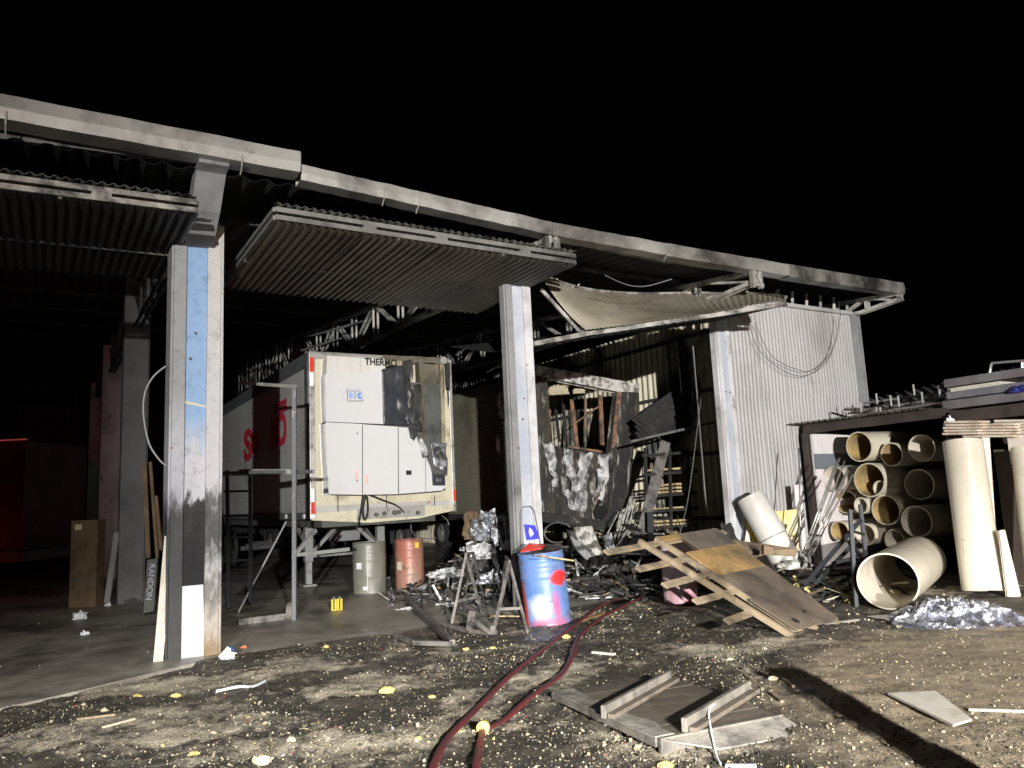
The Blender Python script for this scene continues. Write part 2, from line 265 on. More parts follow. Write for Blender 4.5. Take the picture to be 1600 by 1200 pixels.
# ------------------------------------------------------------ mesh builder
def basis(d,up=None):
    d=d.normalized(); up=up or (Zv if abs(d.z)<.95 else Yv)
    s=d.cross(up).normalized(); t=s.cross(d).normalized(); return s,t
class MB:
    def __init__(s): s.v=[]; s.f=[]; s.m=[]
    def add(s,vs,fs,mi=0):
        n=len(s.v); s.v+= [Vector(x) for x in vs]; s.f+=[tuple(i+n for i in f) for f in fs]; s.m+=[mi]*len(fs); return s
    def hexa(s,p,mi=0): # 8 points bottom 0-3, top 4-7
        return s.add(p,[(0,3,2,1),(4,5,6,7),(0,1,5,4),(1,2,6,5),(2,3,7,6),(3,0,4,7)],mi)
    def bb(s,a0,a1,b0,b1,z0,z1,mi=0):
        return s.hexa([B(a0,b0,z0),B(a1,b0,z0),B(a1,b1,z0),B(a0,b1,z0),B(a0,b0,z1),B(a1,b0,z1),B(a1,b1,z1),B(a0,b1,z1)],mi)
    def box(s,c,h,X=Xv,Y=Yv,Z=Zv,mi=0):
        c=Vector(c); p=[c+X*(h[0]*i)+Y*(h[1]*j)+Z*(h[2]*k) for k in(-1,1) for i,j in((-1,-1),(1,-1),(1,1),(-1,1))]
        return s.hexa(p,mi)
    def bar(s,p,q,w,h=None,up=None,mi=0,taper=1.0):
        h=h or w; a,t=basis(q-p,up); P=[]
        for e,k in((p,1),(q,taper)):
            for i,j in((-1,-1),(1,-1),(1,1),(-1,1)): P.append(e+a*(i*w/2*k)+t*(j*h/2*k))
        return s.hexa(P,mi)
    def tube(s,pts,r,n=8,mi=0,cap=True,flat=1.0):
        pts=[Vector(p) for p in pts]; V_=[];F_=[]
        for i,p in enumerate(pts):
            d=(pts[min(i+1,len(pts)-1)]-pts[max(i-1,0)]); a,t=basis(d); rr=r[i] if isinstance(r,(list,tuple)) else r
            for k in range(n):
                an=2*math.pi*k/n; V_.append(p+a*(math.cos(an)*rr)+t*(math.sin(an)*rr*flat))
        for i in range(len(pts)-1):
            for k in range(n): F_.append((i*n+k,i*n+(k+1)%n,(i+1)*n+(k+1)%n,(i+1)*n+k))
        if cap: F_.append(tuple(range(n-1,-1,-1))); F_.append(tuple((len(pts)-1)*n+k for k in range(n)))
        return s.add(V_,F_,mi)
    def pipe(s,p,q,r,th=.02,n=40,mo=0,mi_=1,r2=None,wob=0):
        r2=r2 or r; a,t=basis(q-p); V_=[];F_=[]
        for e,ro in((p,r),(q,r2)):
            for rr in(ro,ro-th):
                for k in range(n):
                    an=2*math.pi*k/n; V_.append(e+a*(math.cos(an)*rr*(1+wob))+t*(math.sin(an)*rr*(1-wob)))
        o=[];i_=[];c=[]
        for k in range(n):
            j=(k+1)%n; o.append((k,j,2*n+j,2*n+k)); i_.append((n+j,n+k,3*n+k,3*n+j)); c.append((k,n+k,n+j,j)); c.append((2*n+k,2*n+j,3*n+j,3*n+k))
        s.add(V_,o,mo); k0=len(s.v)-len(V_)
        s.f+=[tuple(x+k0 for x in f) for f in i_]; s.m+=[mi_]*len(i_); s.f+=[tuple(x+k0 for x in f) for f in c]; s.m+=[mo]*len(c); return s
    def prism(s,pts,ext,mi=0):
        n=len(pts); pts=[Vector(p) for p in pts]; return s.add(pts+[p+ext for p in pts],[tuple(range(n)),tuple(range(2*n-1,n-1,-1))]+[(i,(i+1)%n,n+(i+1)%n,n+i) for i in range(n)],mi)
    def grid(s,rows,mi=0):
        m=len(rows[0]); vs=[p for r in rows for p in r]
        return s.add(vs,[(i*m+j,i*m+j+1,(i+1)*m+j+1,(i+1)*m+j) for i in range(len(rows)-1) for j in range(m-1)],mi)
    def build(s,name,mats,parent=None,smooth=False,solid=0,bevel=0,loc=None,kind=None,label=None,sm_angle=None):
        mats=mats if isinstance(mats,(list,tuple)) else [mats]
        if parent is not None:
            og=parent['_o'] if '_o' in parent else None; og=Vector(WO[parent.name])
        else:
            og=Vector(loc) if loc is not None else Vector((sum(v.x for v in s.v)/len(s.v),sum(v.y for v in s.v)/len(s.v),min(v.z for v in s.v)))
        me=bpy.data.meshes.new(name); me.from_pydata([tuple(v-og) for v in s.v],[],s.f)
        for m in mats: me.materials.append(m)
        me.polygons.foreach_set('material_index',s.m)
        if smooth: me.polygons.foreach_set('use_smooth',[True]*len(me.polygons))
        me.update(); o=bpy.data.objects.new(name,me); C.objects.link(o)
        if parent is None: o.location=og
        else: o.parent=parent
        WO[o.name]=tuple(og)
        if smooth and sm_angle:
            mod=o.modifiers.new('e','EDGE_SPLIT'); mod.split_angle=math.radians(sm_angle)
        if bevel:
            mod=o.modifiers.new('b','BEVEL'); mod.width=bevel; mod.segments=2; mod.limit_method='ANGLE'
        if solid:
            mod=o.modifiers.new('s','SOLIDIFY'); mod.thickness=solid; mod.offset=0
        if kind: o['kind']=kind
        if label: o['label']=label
        return o
WO={}
def thing(name,loc,label,cat,group=None):
    o=bpy.data.objects.new(name,None); C.objects.link(o); o.location=loc; o.empty_display_size=.2; WO[o.name]=tuple(loc)
    o['label']=label; o['category']=cat
    if group: o['group']=group
    return o
def tag(o,label,cat,group=None):
    o['label']=label; o['category']=cat
    if group: o['group']=group
    return o
def text(s,name,m,P,X,Y,size,parent,depth=.002,sx=1.0,fit=None,kind=None,bold=0.0,split=None):
    cu_=bpy.data.curves.new(name,'FONT'); cu_.body=s; cu_.size=size; cu_.extrude=depth; cu_.offset=bold
    t=bpy.data.objects.new('t',cu_); C.objects.link(t); bpy.context.view_layer.update()
    me=bpy.data.meshes.new_from_object(t.evaluated_get(bpy.context.evaluated_depsgraph_get())); C.objects.unlink(t)
    xs=[v.co.x for v in me.vertices]; ys=[v.co.y for v in me.vertices]; N=X.cross(Y).normalized(); x0,y0=min(xs),min(ys)
    fx=fit[0]/(max(xs)-x0) if fit else sx; fy=fit[1]/(max(ys)-y0) if fit else 1
    og=Vector(WO[parent.name])
    for v in me.vertices: v.co=P-og+X*((v.co.x-x0)*fx)+Y*((v.co.y-y0)*fy)+N*v.co.z
    me.materials.append(m); o=bpy.data.objects.new(name,me); C.objects.link(o); o.parent=parent; WO[o.name]=tuple(og); return o
def corr(P,X,lx,Y,ly,N,pitch,amp,ny=1,trap=False,wob=0,sag=None):
    """corrugated sheet: waves along X, ribs along Y"""
    mb=MB(); k=6 if not trap else 4; n=max(2,int(round(lx/pitch*k))); rows=[]
    for j in range(ny+1):
        r=[]
        for i in range(n+1):
            x=lx*i/n; ph=(x/pitch)%1.0
            h=(amp*math.sin(2*math.pi*ph)) if not trap else (amp if (i%4) in(1,2) else -amp)
            p=P+X*x+Y*(ly*j/ny)+N*h
            if wob: p=p+N*(wob*noise.noise(p*.9))
            if sag: p=p+sag(x/lx,j/ny)
            r.append(p)
        rows.append(r)
    mb.grid(rows); return mb
def crumple(c,r,sq=(1,1,.6),seed=0,n=14,amp=.5,freq=2.5):
    mb=MB(); c=Vector(c); rows=[]
    for i in range(n+1):
        ph=math.pi*i/n; row=[]
        for j in range(2*n+1):
            a=2*math.pi*(j%(2*n))/(2*n); d=Vector((math.sin(ph)*math.cos(a),math.sin(ph)*math.sin(a),math.cos(ph)))
            q=d*freq+Vector((seed*3.7,seed*1.3,0)); k=1+amp*(noise.noise(q)+.6*abs(noise.noise(q*2.7))-.2+.4*noise.noise(q*5))
            row.append(c+Vector((d.x*r*sq[0]*k,d.y*r*sq[1]*k,max(-r*sq[2]*.5,d.z*r*sq[2]*k))))
        rows.append(row)
    mb.grid(rows); return mb
def bez(pts,n=10):
    out=[]; P=[Vector(p) for p in pts]; P=[P[0]]+P+[P[-1]]
    for i in range(1,len(P)-2):
        for k in range(n):
            t=k/n; a,b,c,d=P[i-1],P[i],P[i+1],P[i+2]
            out.append(.5*((2*b)+(c-a)*t+(2*a-5*b+4*c-d)*t*t+(3*b-a-3*c+d)*t**3))
    out.append(P[-2]); return out
# ============================================================ SETTING
def axis(lo,hi,dlo,dhi,step,far=4):
    a=[lo]
    while a[-1]<dlo-.01: a.append(min(dlo,a[-1]+max(step,(dlo-a[-1])*.4)))
    while a[-1]<dhi-1e-6: a.append(a[-1]+step)
    k=step
    while a[-1]<hi: k*=1.5; a.append(min(hi,a[-1]+k))
    return a
xs=axis(-150,150,-5.6,7.6,.045); ys=axis(-60,220,3.3,12.5,.05)
def gh(x,y):
    P=Vector((x,y,0)); a,b=ab(P); k=max(0,min(1,(-.15-b)/.6))*max(0,min(1,(18-abs(x))/10))*max(0,min(1,(26-y)/10))
    f=max(0,min(1,(x-1.5)/2))*max(0,min(1,(9.2-y)/2)); k*=1-.7*f
    q=Vector((x,y,3.1)); h=.045*noise.noise(q*.8)+.034*noise.noise(q*2.4)+.024*noise.noise(q*5.5)+.020*abs(noise.noise(q*13))+.009*noise.noise(q*29)
    e=max(0,min(1,(b+.1)/.3)) if a>-.3 else max(0,min(1,(b+.9)/.3))
    return h*k-.012-.02*e+.014*(1-e)*(1-k)*(1 if abs(x)<14 and y<16 else 0)
mb=MB(); mb.grid([[Vector((x,y,gh(x,y))) for x in xs] for y in ys]); g=mb.build('ground',m_gr,loc=(0,0,0),smooth=True,kind='structure')
mb=MB(); n=60
edge=[]
for i in range(n+1):
    t=i/n; a=-16+30*t; bb=-.25-.9*max(0,min(1,(-.2-a)/1.6)); bb+=.14*noise.noise(Vector((a*1.3,2,0)))+.05*noise.noise(Vector((a*5,2,0)))
    edge.append((a,bb))
mb.grid([[B(a,bb,-.06) for a,bb in edge],[B(a,bb+.05,-.002) for a,bb in edge],[B(a,bb+.35,.012) for a,bb in edge],[B(a,24,.016) for a,bb in edge]])
mb.build('concrete_floor',m_slab,loc=(0,0,0),kind='structure')
# ============================================================ SHED
shed=thing('open_shed',B(0,0,0),'long open fronted steel shed with lifted corrugated doors and fire damage','building')
def column(a0,a1,b0=0,d=.42,top=4.95,ms=None,detail=True,blue=(.28,.68)):
    ms=ms or (m_colside,m_colwhite,m_colblue); w=a1-a0
    mb=MB(); x1=a0+w*blue[0]; x2=a0+w*blue[1]
    # left flange with a lip, right flange with a lip, core behind the web
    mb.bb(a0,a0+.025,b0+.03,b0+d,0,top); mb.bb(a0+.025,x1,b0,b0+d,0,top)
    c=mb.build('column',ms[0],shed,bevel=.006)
    mb=MB(); mb.bb(x2,a1-.035,b0,b0+d-.03,0,top); mb.bb(a1-.033,a1,b0+.02,b0+d,0,top); mb.build('flange',ms[1],c,bevel=.006)
    mb=MB(); mb.bb(x1+.002,x2-.002,b0+.035,b0+d-.1,0,top-.003); mb.build('web',ms[2],c)
    return c
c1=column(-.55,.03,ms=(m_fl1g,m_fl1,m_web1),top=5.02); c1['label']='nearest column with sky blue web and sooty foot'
mb=MB(); mb.prism([F(284,917,.012),F(317,914,.012),F(319,1024,.012),F(284,1030,.012)],V*.02); mb.build('plaster_patch',m_patch,c1,bevel=.004)
mb=MB(); mb.prism([F(287,626,.03),F(322,634,.03),F(322,637,.03),F(287,630,.03)],V*-.008); mb.build('yellow_strap',m_yelp,c1)
c2=column(3.96,4.43,d=.16); c2['label']='middle column with blue stenciled patch'
c3=column(8.24,8.60,d=.16,ms=(m_colwhite,m_colwhite,m_colblue)); column(12.20,12.42,ms=(m_colside,m_colside,m_colside),d=.35)
mb=MB(); mb.prism([F(819,819,-.004),F(836,821,-.004),F(843,842,-.004),F(823,844,-.004)],V*-.006); mb.build('blue_painted_sign',mat('blue_sign',(.05,.05,.55),(.08,.08,.6),4,.5,.7,.5,0,.05),c2)
mb=MB(); mb.prism([F(827,824,-.012),F(831,828,-.012),F(834,834,-.012),F(829,839,-.012),F(826,832,-.012)],V*-.004); mb.build('sign_mark',m_whref,c2)
mb=MB(); mb.tube([F(814,875,-.03),F(813,800,-.03),F(817,792,-.03),F(829,791,-.03),F(835,799,-.03),F(848,868,-.03)],.008,6); mb.build('wire_frame',m_grsteel,c2)
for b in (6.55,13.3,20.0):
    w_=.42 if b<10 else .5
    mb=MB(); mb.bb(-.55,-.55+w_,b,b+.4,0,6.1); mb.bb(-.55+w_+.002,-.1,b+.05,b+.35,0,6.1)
    mb.build('column',(m_colin if b<8 else m_colwhite),shed,bevel=.008)  # far columns take pale paint to offset the weak light there
for a in (-5.1,):
    mb=MB(); mb.bb(a,a+.5,0,.42,0,5); mb.build('column',m_colin,shed)
    mb=MB(); mb.bb(a,a+.5,13.3,13.7,0,5); mb.build('column',m_colin,shed)
for (x,y,cc,mm) in((819,622,c2,m_rust),(824,570,c2,m_rust),(817,655,c2,m_rust),(811,700,c2,m_chas),(1134,612,c3,m_chas),(1141,613,c3,m_chas),(268,700,c1,m_rust),(305,520,c1,m_chas),(297,560,c1,m_chas),(335,790,c1,m_chas)):
    mb=MB(); P=F(x,y,-.002); mb.tube([P,P-V*.008],.014,8); mb.build('bolt_hole',mm,cc)
# curved roof arm over the nearest column
mb=MB()
prof=[(.1,4.9),(-.1,5.05),(-.35,5.28),(-.65,5.5),(-.95,5.58),(-.95,5.36),(-.78,5.33),(-.45,5.0),(-.02,4.72),(.1,4.72)]
mb.prism([B(-.42,b-.02,z) for b,z in prof],U*.012); mb.prism([B(-.12,b-.02,z) for b,z in prof],U*.012)
mb.grid([[B(-.408,b-.02,z),B(-.12,b-.02,z)] for b,z in prof[:6]]); mb.grid([[B(-.408,b-.02,z),B(-.12,b-.02,z)] for b,z in prof[5:]])
mb.build('roof_arm',m_colside,shed)
# trusses along the depth of the shed
def truss(a,b0,b1,z0,z1,mt,step=1.15,w=.07,end=True,slope=.097):
    mb=MB()
    def top(b): return z1+slope*(b-b0)
    def bot(b): return z0+max(0,(-.1-b))*.12+slope*(b-b0)*.35
    n=int((b1-b0)/step)
    for s in(-.05,.05):
        mb.bar(B(a+s,b0,top(b0)),B(a+s,b1,top(b1)),.04,w,Zv); 
        mb.bar(B(a+s,b0,bot(b0)),B(a+s,-.1,bot(-.1)),.04,w,Zv); mb.bar(B(a+s,-.1,bot(-.1)),B(a+s,b1,bot(b1)),.04,w,Zv)
    for i in range(n+1):
        b=b0+i*step+.03
        for s in(-.05,.05):
            mb.bar(B(a+s,b,bot(b)),B(a+s,b,top(b)),.04,.035,V)
            if i<n: mb.bar(B(a+s*.9,b+step-.06,bot(b+step-.06)),B(a+s*.9,b+.06,top(b+.06)),.04,.035,V) if i%2 else mb.bar(B(a+s*.9,b+.06,bot(b+.06)),B(a+s*.9,b+step-.06,top(b+step-.06)),.04,.035,V)
    return mb.build('truss',mt,shed)
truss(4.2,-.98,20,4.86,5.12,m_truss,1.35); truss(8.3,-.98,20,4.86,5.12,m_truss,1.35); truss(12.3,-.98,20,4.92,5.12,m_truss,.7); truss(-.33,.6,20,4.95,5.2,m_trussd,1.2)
for a in (4.2,8.3): 
    mb=MB()
    for s in(-.09,.09): mb.bb(a+s-.03,a+s+.03,-.97,-.90,4.84,5.15)
    mb.bb(a-.12,a+.12,-.99,-.93,4.86,4.91); mb.build('truss_end_plate',m_galv,shed)
# sloping brace rods seen far inside
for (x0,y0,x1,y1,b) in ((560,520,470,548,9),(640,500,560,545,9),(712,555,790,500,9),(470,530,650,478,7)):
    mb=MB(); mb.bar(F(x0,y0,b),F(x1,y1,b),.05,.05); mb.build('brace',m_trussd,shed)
# thin purlins under the roof
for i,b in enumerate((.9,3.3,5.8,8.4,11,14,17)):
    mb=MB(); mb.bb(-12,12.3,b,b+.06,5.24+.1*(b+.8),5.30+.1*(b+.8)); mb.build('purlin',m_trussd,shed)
# roof sheets
x=-13.0
base=None
while x<12.4:
    if base is None:
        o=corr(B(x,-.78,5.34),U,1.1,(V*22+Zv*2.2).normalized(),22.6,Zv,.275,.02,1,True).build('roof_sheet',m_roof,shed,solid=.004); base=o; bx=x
    else:
        o=base.copy(); C.objects.link(o); o.parent=shed; o.location=U*(x-bx)+Zv*(.004*(int(round((x-bx)/1.08))%2))
    x+=1.08
# gutters
def gutter(p0,p1,h,dep,nm='gutter',mt=m_galv,seams=()):
    mb=MB(); d=(p1-p0); q=V*dep
    rows=[]
    n=24
    for i in range(n+1):
        t=i/n; p=p0+d*t; wv=V*(.010*noise.noise(Vector((t*9,h,1))))+Zv*(.008*noise.noise(Vector((t*6,h,5))))
        rows.append([p+wv+V*.03-Zv*.0,p+wv,p+wv-Zv*h*.55-V*.012,p+wv-Zv*h,p+wv-Zv*h+q,p+q+wv])
    mb.grid(rows); return mb.build(nm,mt,shed,solid=.006)
gt=[(-2.24-5,5.70),(.68,5.70),(.72,5.52),(4.15,5.37),(8.25,5.37),(12.45,5.33)]
gutter(F(-200,108,-1.08),F(469,237,-1.08),.245,.26)
mb=MB(); mb.prism([F(469,237,-1.08)+U*.004,F(469,237,-1.08)+U*.004+V*.26,F(469,237,-1.08)+U*.004+V*.26-Zv*.24,F(469,237,-1.08)+U*.004-Zv*.24],U*.006); mb.build('gutter_end',m_galvd,shed)
gutter(F(470,257,-1),F(655,299,-1),.185,.22); gutter(F(655.5,299.5,-1),F(862,347,-1),.185,.22); gutter(F(862.5,347.5,-1),F(1040,380,-1),.185,.22); gutter(F(1040.5,380,-1),F(1232,413,-1),.20,.22); gutter(F(1232.5,413,-1),F(1412,442,-1),.22,.22,mt=m_galvd)
for x,y,bb in((378,232,-1.1),(10,164,-1.1),(600,285,-1.02),(653,298,-1.02),(1040,380,-1.02)):
    mb=MB(); p=F(x,y,bb); mb.bar(p-Zv*.06,p-Zv*.2,.014,.012,V); mb.bar(p-Zv*.2,p-Zv*.27+V*.08,.014,.012); mb.build('gutter_hanger',m_galv,shed)
for x0,y0,x1,y1 in((-60,205,375,262),(392,263,442,274),(447,271,860,372)):
    mb=MB(); mb.bar(F(x0,y0,-.7),F(x1,y1,-.7),.05,.06,Zv); mb.build('edge_rail',m_galvd,shed)
mb=MB(); mb.grid([[F(875,366,-.9),F(875,368,-.7)],[F(960,383,-.9),F(940,392,-.5)],[F(1040,398,-.9),F(1030,410,-.6)],[F(1150,416,-.9),F(1150,425,-.6)],[F(1250,432,-.9),F(1250,440,-.6)]]); mb.build('sagging_flashing',m_galvd,shed,solid=.004,smooth=True)
# lifted doors
def lift_door(a0,a1,b0,b1,z0f,z0l,zb,lab,um=None,rm=None):
    """front edge heights z0l (left) z0f (right); back height zb"""
    FL,FR,BL,BR=B(a0,b0,z0l),B(a1,b0,z0f),B(a0,b1,zb),B(a1,b1,zb+(z0f-z0l)*.6)
    mb=MB()
    for dz in(-.035,-.125): mb.bar(FL+Zv*dz,FR+Zv*dz,.055,.055,Zv)
    for L,R__ in((FL,BL),(FR,BR)):
        mb.bar(L+Zv*-.035,R__+Zv*-.0,.05,.05,Zv); mb.bar(L+Zv*-.13,R__+Zv*-.10,.05,.05,Zv)
    mb.bar(BL,BR,.05,.12,Zv)
    for t in(.36,.72): mb.bar(FL.lerp(FR,t)+Zv*-.16,BL.lerp(BR,t)+Zv*-.13,.03,.04,Zv)
    for t in (.27,.5,.8): mb.bar(FL.lerp(FR,t-.02)+Zv*-.08,FL.lerp(FR,t+.02)+Zv*-.08,.045,.05,Zv)
    mb.bar(FL.lerp(BL,.55)+Zv*-.16,FR.lerp(BR,.55)+Zv*-.16,.03,.03,Zv)
    d=mb.build('lifted_door',rm or m_rail,shed,label=lab)
    n=4; X=(FR-FL); lx=X.length/n; X.normalize(); Yd=(BL-FL); ly=Yd.length; Yd.normalize(); N=X.cross(Yd).normalized(); N=N if N.z>0 else -N
    for i in range(n):
        corr(FL+X*lx*i+Zv*.025-Yd*.05,X,lx,Yd,ly,N,.10,.014).build('top_sheet',m_galvd,d,solid=.002)
        corr(FL+X*lx*i-Zv*.175-Yd*.02+Zv*(.004*(i%2)),X,lx,Yd,ly,N,.10,.016).build('underside_sheet',um or m_under,d,solid=.002)
    return d
def Fz(x,y,b): 
    P=F(x,y,b); return ab(P)[0],P.z
aR,zR=Fz(893,396,-1.1); aL,zL=Fz(425,322,-1.1)
lift_door(.36,4.46,-1.1,1.75,zR,zL,4.90,'lifted door of the middle bay with stained corrugated underside')
aR,zR=Fz(307,312,-1.1); aL,zL=Fz(0,262,-1.1)
lift_door(-4.9,aR,-1.1,1.75,zR,zL-.1,4.86,'lifted door of the left bay, underside darkened in its colour',m_underd,m_railb)
# buckled third door
T=[(843,428,.3),(880,443,.5),(930,454,.8),(1000,459,.9),(1100,458,.5),(1180,459,-.7),(1228,464,-1.6)]
Bt=[(915,517,-.05),(960,511,-.3),(1005,504,-.55),(1060,496,-.85),(1120,487,-1.15),(1180,477,-1.45),(1228,470,-1.65)]
def curve(L,n):
    P=[F(*q) for q in L]; return bez(P,n)
tc_=curve(T,28); bc=curve(Bt,28)
mb=MB(); mb.bar(F(835,537,0),F(915,522,-.05),.06,.07); 
for i in range(0,len(bc)-7,7): mb.bar(bc[i]-Zv*.05,bc[i+7]-Zv*.05,.06,.065)
mb.bar(F(845,452,.2),F(905,518,0),.06,.05); mb.bar(F(905,518,0),F(925,522,-.05),.06,.05)
tt=curve(T,4)
for i in range(len(tt)-1): mb.bar(tt[i]+Zv*.0,tt[i+1]+Zv*.0,.05,.045)
d3=mb.build('lifted_door',m_railb,shed,label='buckled heat warped door hanging crooked over the right bay')
rows=[]; ns=10
for i,(p,q) in enumerate(zip(tc_,bc)):
    N=Vector((0,-.6,.8)); r=[]
    for j in range(ns+1):
        t=j/ns; P=p.lerp(q,t); P=P+Zv*(-.10*math.sin(math.pi*t)*(.9-.5*i/len(tc_)))+N*(.009*math.sin(i*1.6))+N*(.02*noise.noise(P*.9)); r.append(P)
    rows.append(r)
cut=len(rows)//3
for k in range(3):
    mb=MB(); seg=rows[k*cut:(k+1)*cut+1] if k<2 else rows[k*cut:]; mb.grid(seg); mb.build('warped_sheet',m_sag,d3,solid=.003)
# ragged upper lip of the warped sheet
mb=MB()
for i in range(12):
    p=tc_[i*5+1]; mb.bar(p+Zv*.01,p+Vector((R_.uniform(-.03,.05),-.03,R_.uniform(-.06,.05))),.03,.01)
mb.build('torn_lip',m_sheetw,d3)
n=30; rows=[]
for i in range(n*6+1):
    t=i/(n*6); p=F(835,540,0).lerp(F(1228,474,-1.6),t); q=B(4.5,2.9,4.35).lerp(B(8.3,1.6,4.75),t); h=.016*math.sin(t*n*2*math.pi)
    rows.append([p-Zv*(.02)+Zv*h,p.lerp(q,.5)-Zv*(.1)+Zv*h,q+Zv*h])
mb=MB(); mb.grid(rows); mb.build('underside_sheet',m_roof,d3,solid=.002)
# facade cladding right of the third column
z1l=4.93
for row,(z0,z1,off) in enumerate(((0.0,3.28,0),(3.22,4.93,-.012))):
    nsh=5; a0=8.64; a1=12.19; wd=(a1-a0)/nsh
    for i in range(nsh):
        corr(B(a0+i*wd,.10+off+(.006 if i%2 else 0),z0),U,wd+.03,Zv,z1-z0,-V,.095,.0075,2,False,.02).build('cladding_sheet',m_clad,shed,solid=.0015)
mb=MB(); mb.bb(8.5,12.2,.02,.08,4.93,5.0); mb.build('wall_flashing',m_clad,shed)
for i in range(9):
    mb=MB(); aa=8.9+i*.42; mb.bar(B(aa,.2,4.98),B(aa+.05,.2,5.3),.05,.05); mb.build('eave_strut',m_truss,shed)
# side wall, end of the shed
for i in range(20):
    corr(B(10.85,1.0+i*1.0,0),V,1.0,Zv,5.5,U,.2,.03,1,True).build('side_wall_sheet',m_side,shed,solid=.003)
for z in(.9,2.3,3.7,5.0):
    mb=MB(); mb.bb(10.75,10.80,1.1,20,z,z+.08); mb.build('wall_rail',m_trussd,shed)
for i in range(26):
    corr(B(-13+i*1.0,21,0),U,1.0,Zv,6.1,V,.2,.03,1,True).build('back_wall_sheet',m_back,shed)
# ============================================================ TRAILERS
def frs(x,y,b): return F(x,y,b)
def trailer(a0,a1,b0,L,z0,z1,thg,side,detail=True):
    pass
t1=thing('refrigerated_trailer',B(3.6,4,0),'white refrigerated trailer with a scorched cooling unit on its cream front wall','trailer')
a0,a1,b0,z0,z1=2.22,5.05,4.0,1.37,4.33; L=13.5
mb=MB(); mb.bb(a0+.03,a1-.03,b0+.04,b0+L,z0+.05,z1-.03); body=mb.build('body',m_tr_side,t1)
mb=MB(); mb.bb(a0+.10,a1-.07,b0,b0+.04,z0+.22,z1-.12); mb.build('front_wall',m_cream,t1)
for i in range(9):  # corrugated side panels
    bb0=b0+.20+i*1.46
    mb=MB(); n=46; rows=[]
    for k in range(n*2+1):
        z=z0+.14+(z1-z0-.42)*k/(n*2); o_=.008 if k%2 else -.002; rows.append([B(a0+.02-o_,bb0,z),B(a0+.02-o_,bb0+1.44,z)])
    mb.grid(rows); mb.build('side_panel',m_tr_side,t1)
mb=MB(); mb.bb(a0-.02,a0+.06,b0-.02,b0+L,z1-.24,z1); mb.build('roof_rail',m_dkgrey,t1)
mb=MB(); mb.bb(a0-.02,a0+.06,b0-.02,b0+L,z0,z0+.12); mb.build('bottom_rail',m_dkgrey,t1)
mb=MB(); mb.bb(a0-.025,a0+.0,b0+.02,b0+.20,z0,z1-.02); mb.build('corner_post',m_dkgrey,t1)
mb=MB(); mb.bb(a0+.0,a0+.10,b0-.03,b0+.05,z0,z1,0); mb.build('corner_strip',m_alu,t1,bevel=.008)
mb=MB(); mb.bb(a1-.07,a1,b0-.03,b0+.05,z0,z1); mb.build('corner_strip',m_alu,t1,bevel=.008)
mb=MB(); mb.bb(a0+.0,a1,b0-.035,b0+.05,z1-.12,z1+.0); mb.bb(a0,a1,b0-.0,b0+L,z1+.001,z1+.02); mb.build('top_rail',m_alu,t1,bevel=.01)
for (zz0,zz1,mm) in((z1-.36,z1-.10,m_redref),(z1-.62,z1-.37,m_whref),(z0+.30,z0+.53,m_whref),(z0+.10,z0+.29,m_redref)):
    mb=MB(); mb.bb(a0+.01,a0+.075,b0-.036,b0-.031,zz0,zz1); mb.build('reflector_strip',mm,t1)
mb=MB(); mb.tube([B(a0+.045,b0-.045,z0+.05),B(a0+.045,b0-.03,z0+.05)],.04,14); mb.build('marker_lamp',m_whref,t1)
mb=MB(); mb.bb(a1-.06,a1-.01,b0-.036,b0-.031,z0+.2,z0+.42); mb.build('reflector_strip',m_redref,t1)
for x in(447,461,475): mb=MB(); P=S(x,807,a0-.02); mb.box(P,(.01,.06,.04),U,V,Zv); mb.build('side_marker',m_whref,t1)
mb=MB()
for k in range(34):
    zz=z0+.25+k*.078
    for aa_ in(a0+.15,a1-.12): mb.box(B(aa_,b0-.003,zz),(.006,.004,.006),U,V,Zv)
for k in range(30): mb.box(B(a0+.2+k*.085,b0-.003,z0+.27),(.006,.004,.006),U,V,Zv)
mb.build('rivet_rows',m_alu,t1,kind='stuff')
# lower apron, stepped down in the middle
mb=MB(); mb.prism([F(487,802,b0-.03),F(712,788,b0-.03),F(712,797,b0-.03),F(655,810,b0-.03),F(575,817,b0-.03),F(487,813,b0-.03)],V*.08); ap=mb.build('apron',m_cream,t1)
mb=MB(); mb.prism([F(558,795,b0-.05),F(664,788,b0-.05),F(664,806,b0-.05),F(558,812,b0-.05)],V*.018); mb.build('coupling_plate',m_alu,t1)
for x,y in((587,804),(600,802),(616,801),(623,800),(652,801)):
    mb=MB(); P=F(x,y,b0-.06); mb.tube([P,P-V*.06],.035 if x!=616 else .045,10); mb.build('air_coupling',m_chas,t1)
for pts in ([F(570,772,3.55),F(566,795,3.6),F(569,812,3.7),F(574,800,3.7),F(573,775,3.6)],[F(567,772,3.6),F(563,800,3.7),F(558,827,3.8)],[F(575,772,3.6),F(600,782,3.75),F(620,790,3.9),F(632,801,3.93)]):
    mb=MB(); mb.tube(bez(pts,6),.014,6); mb.build('hose',m_blklet,t1)
for x in(528,604,679):
    mb=MB(); p=F(x,774,b0-.006); q=F(x,802,b0-.006); mb.bar(p,q,.012,.012,V); mb.build('panel_joint',m_blklet,t1)
mb=MB(); mb.tube([F(683,783,b0-.006)]*1+[F(684,783,b0-.01)],.03,3); 
text('AC','small_red_notice',m_redlet,F(667,787,b0-.012),U,Zv,.1,t1,.002,fit=(.09,.055))
text('SEMPRE','maker_name',m_blklet,F(503,796,b0-.012),U,Zv,.1,t1,.001,fit=(.18,.05)) if False else None
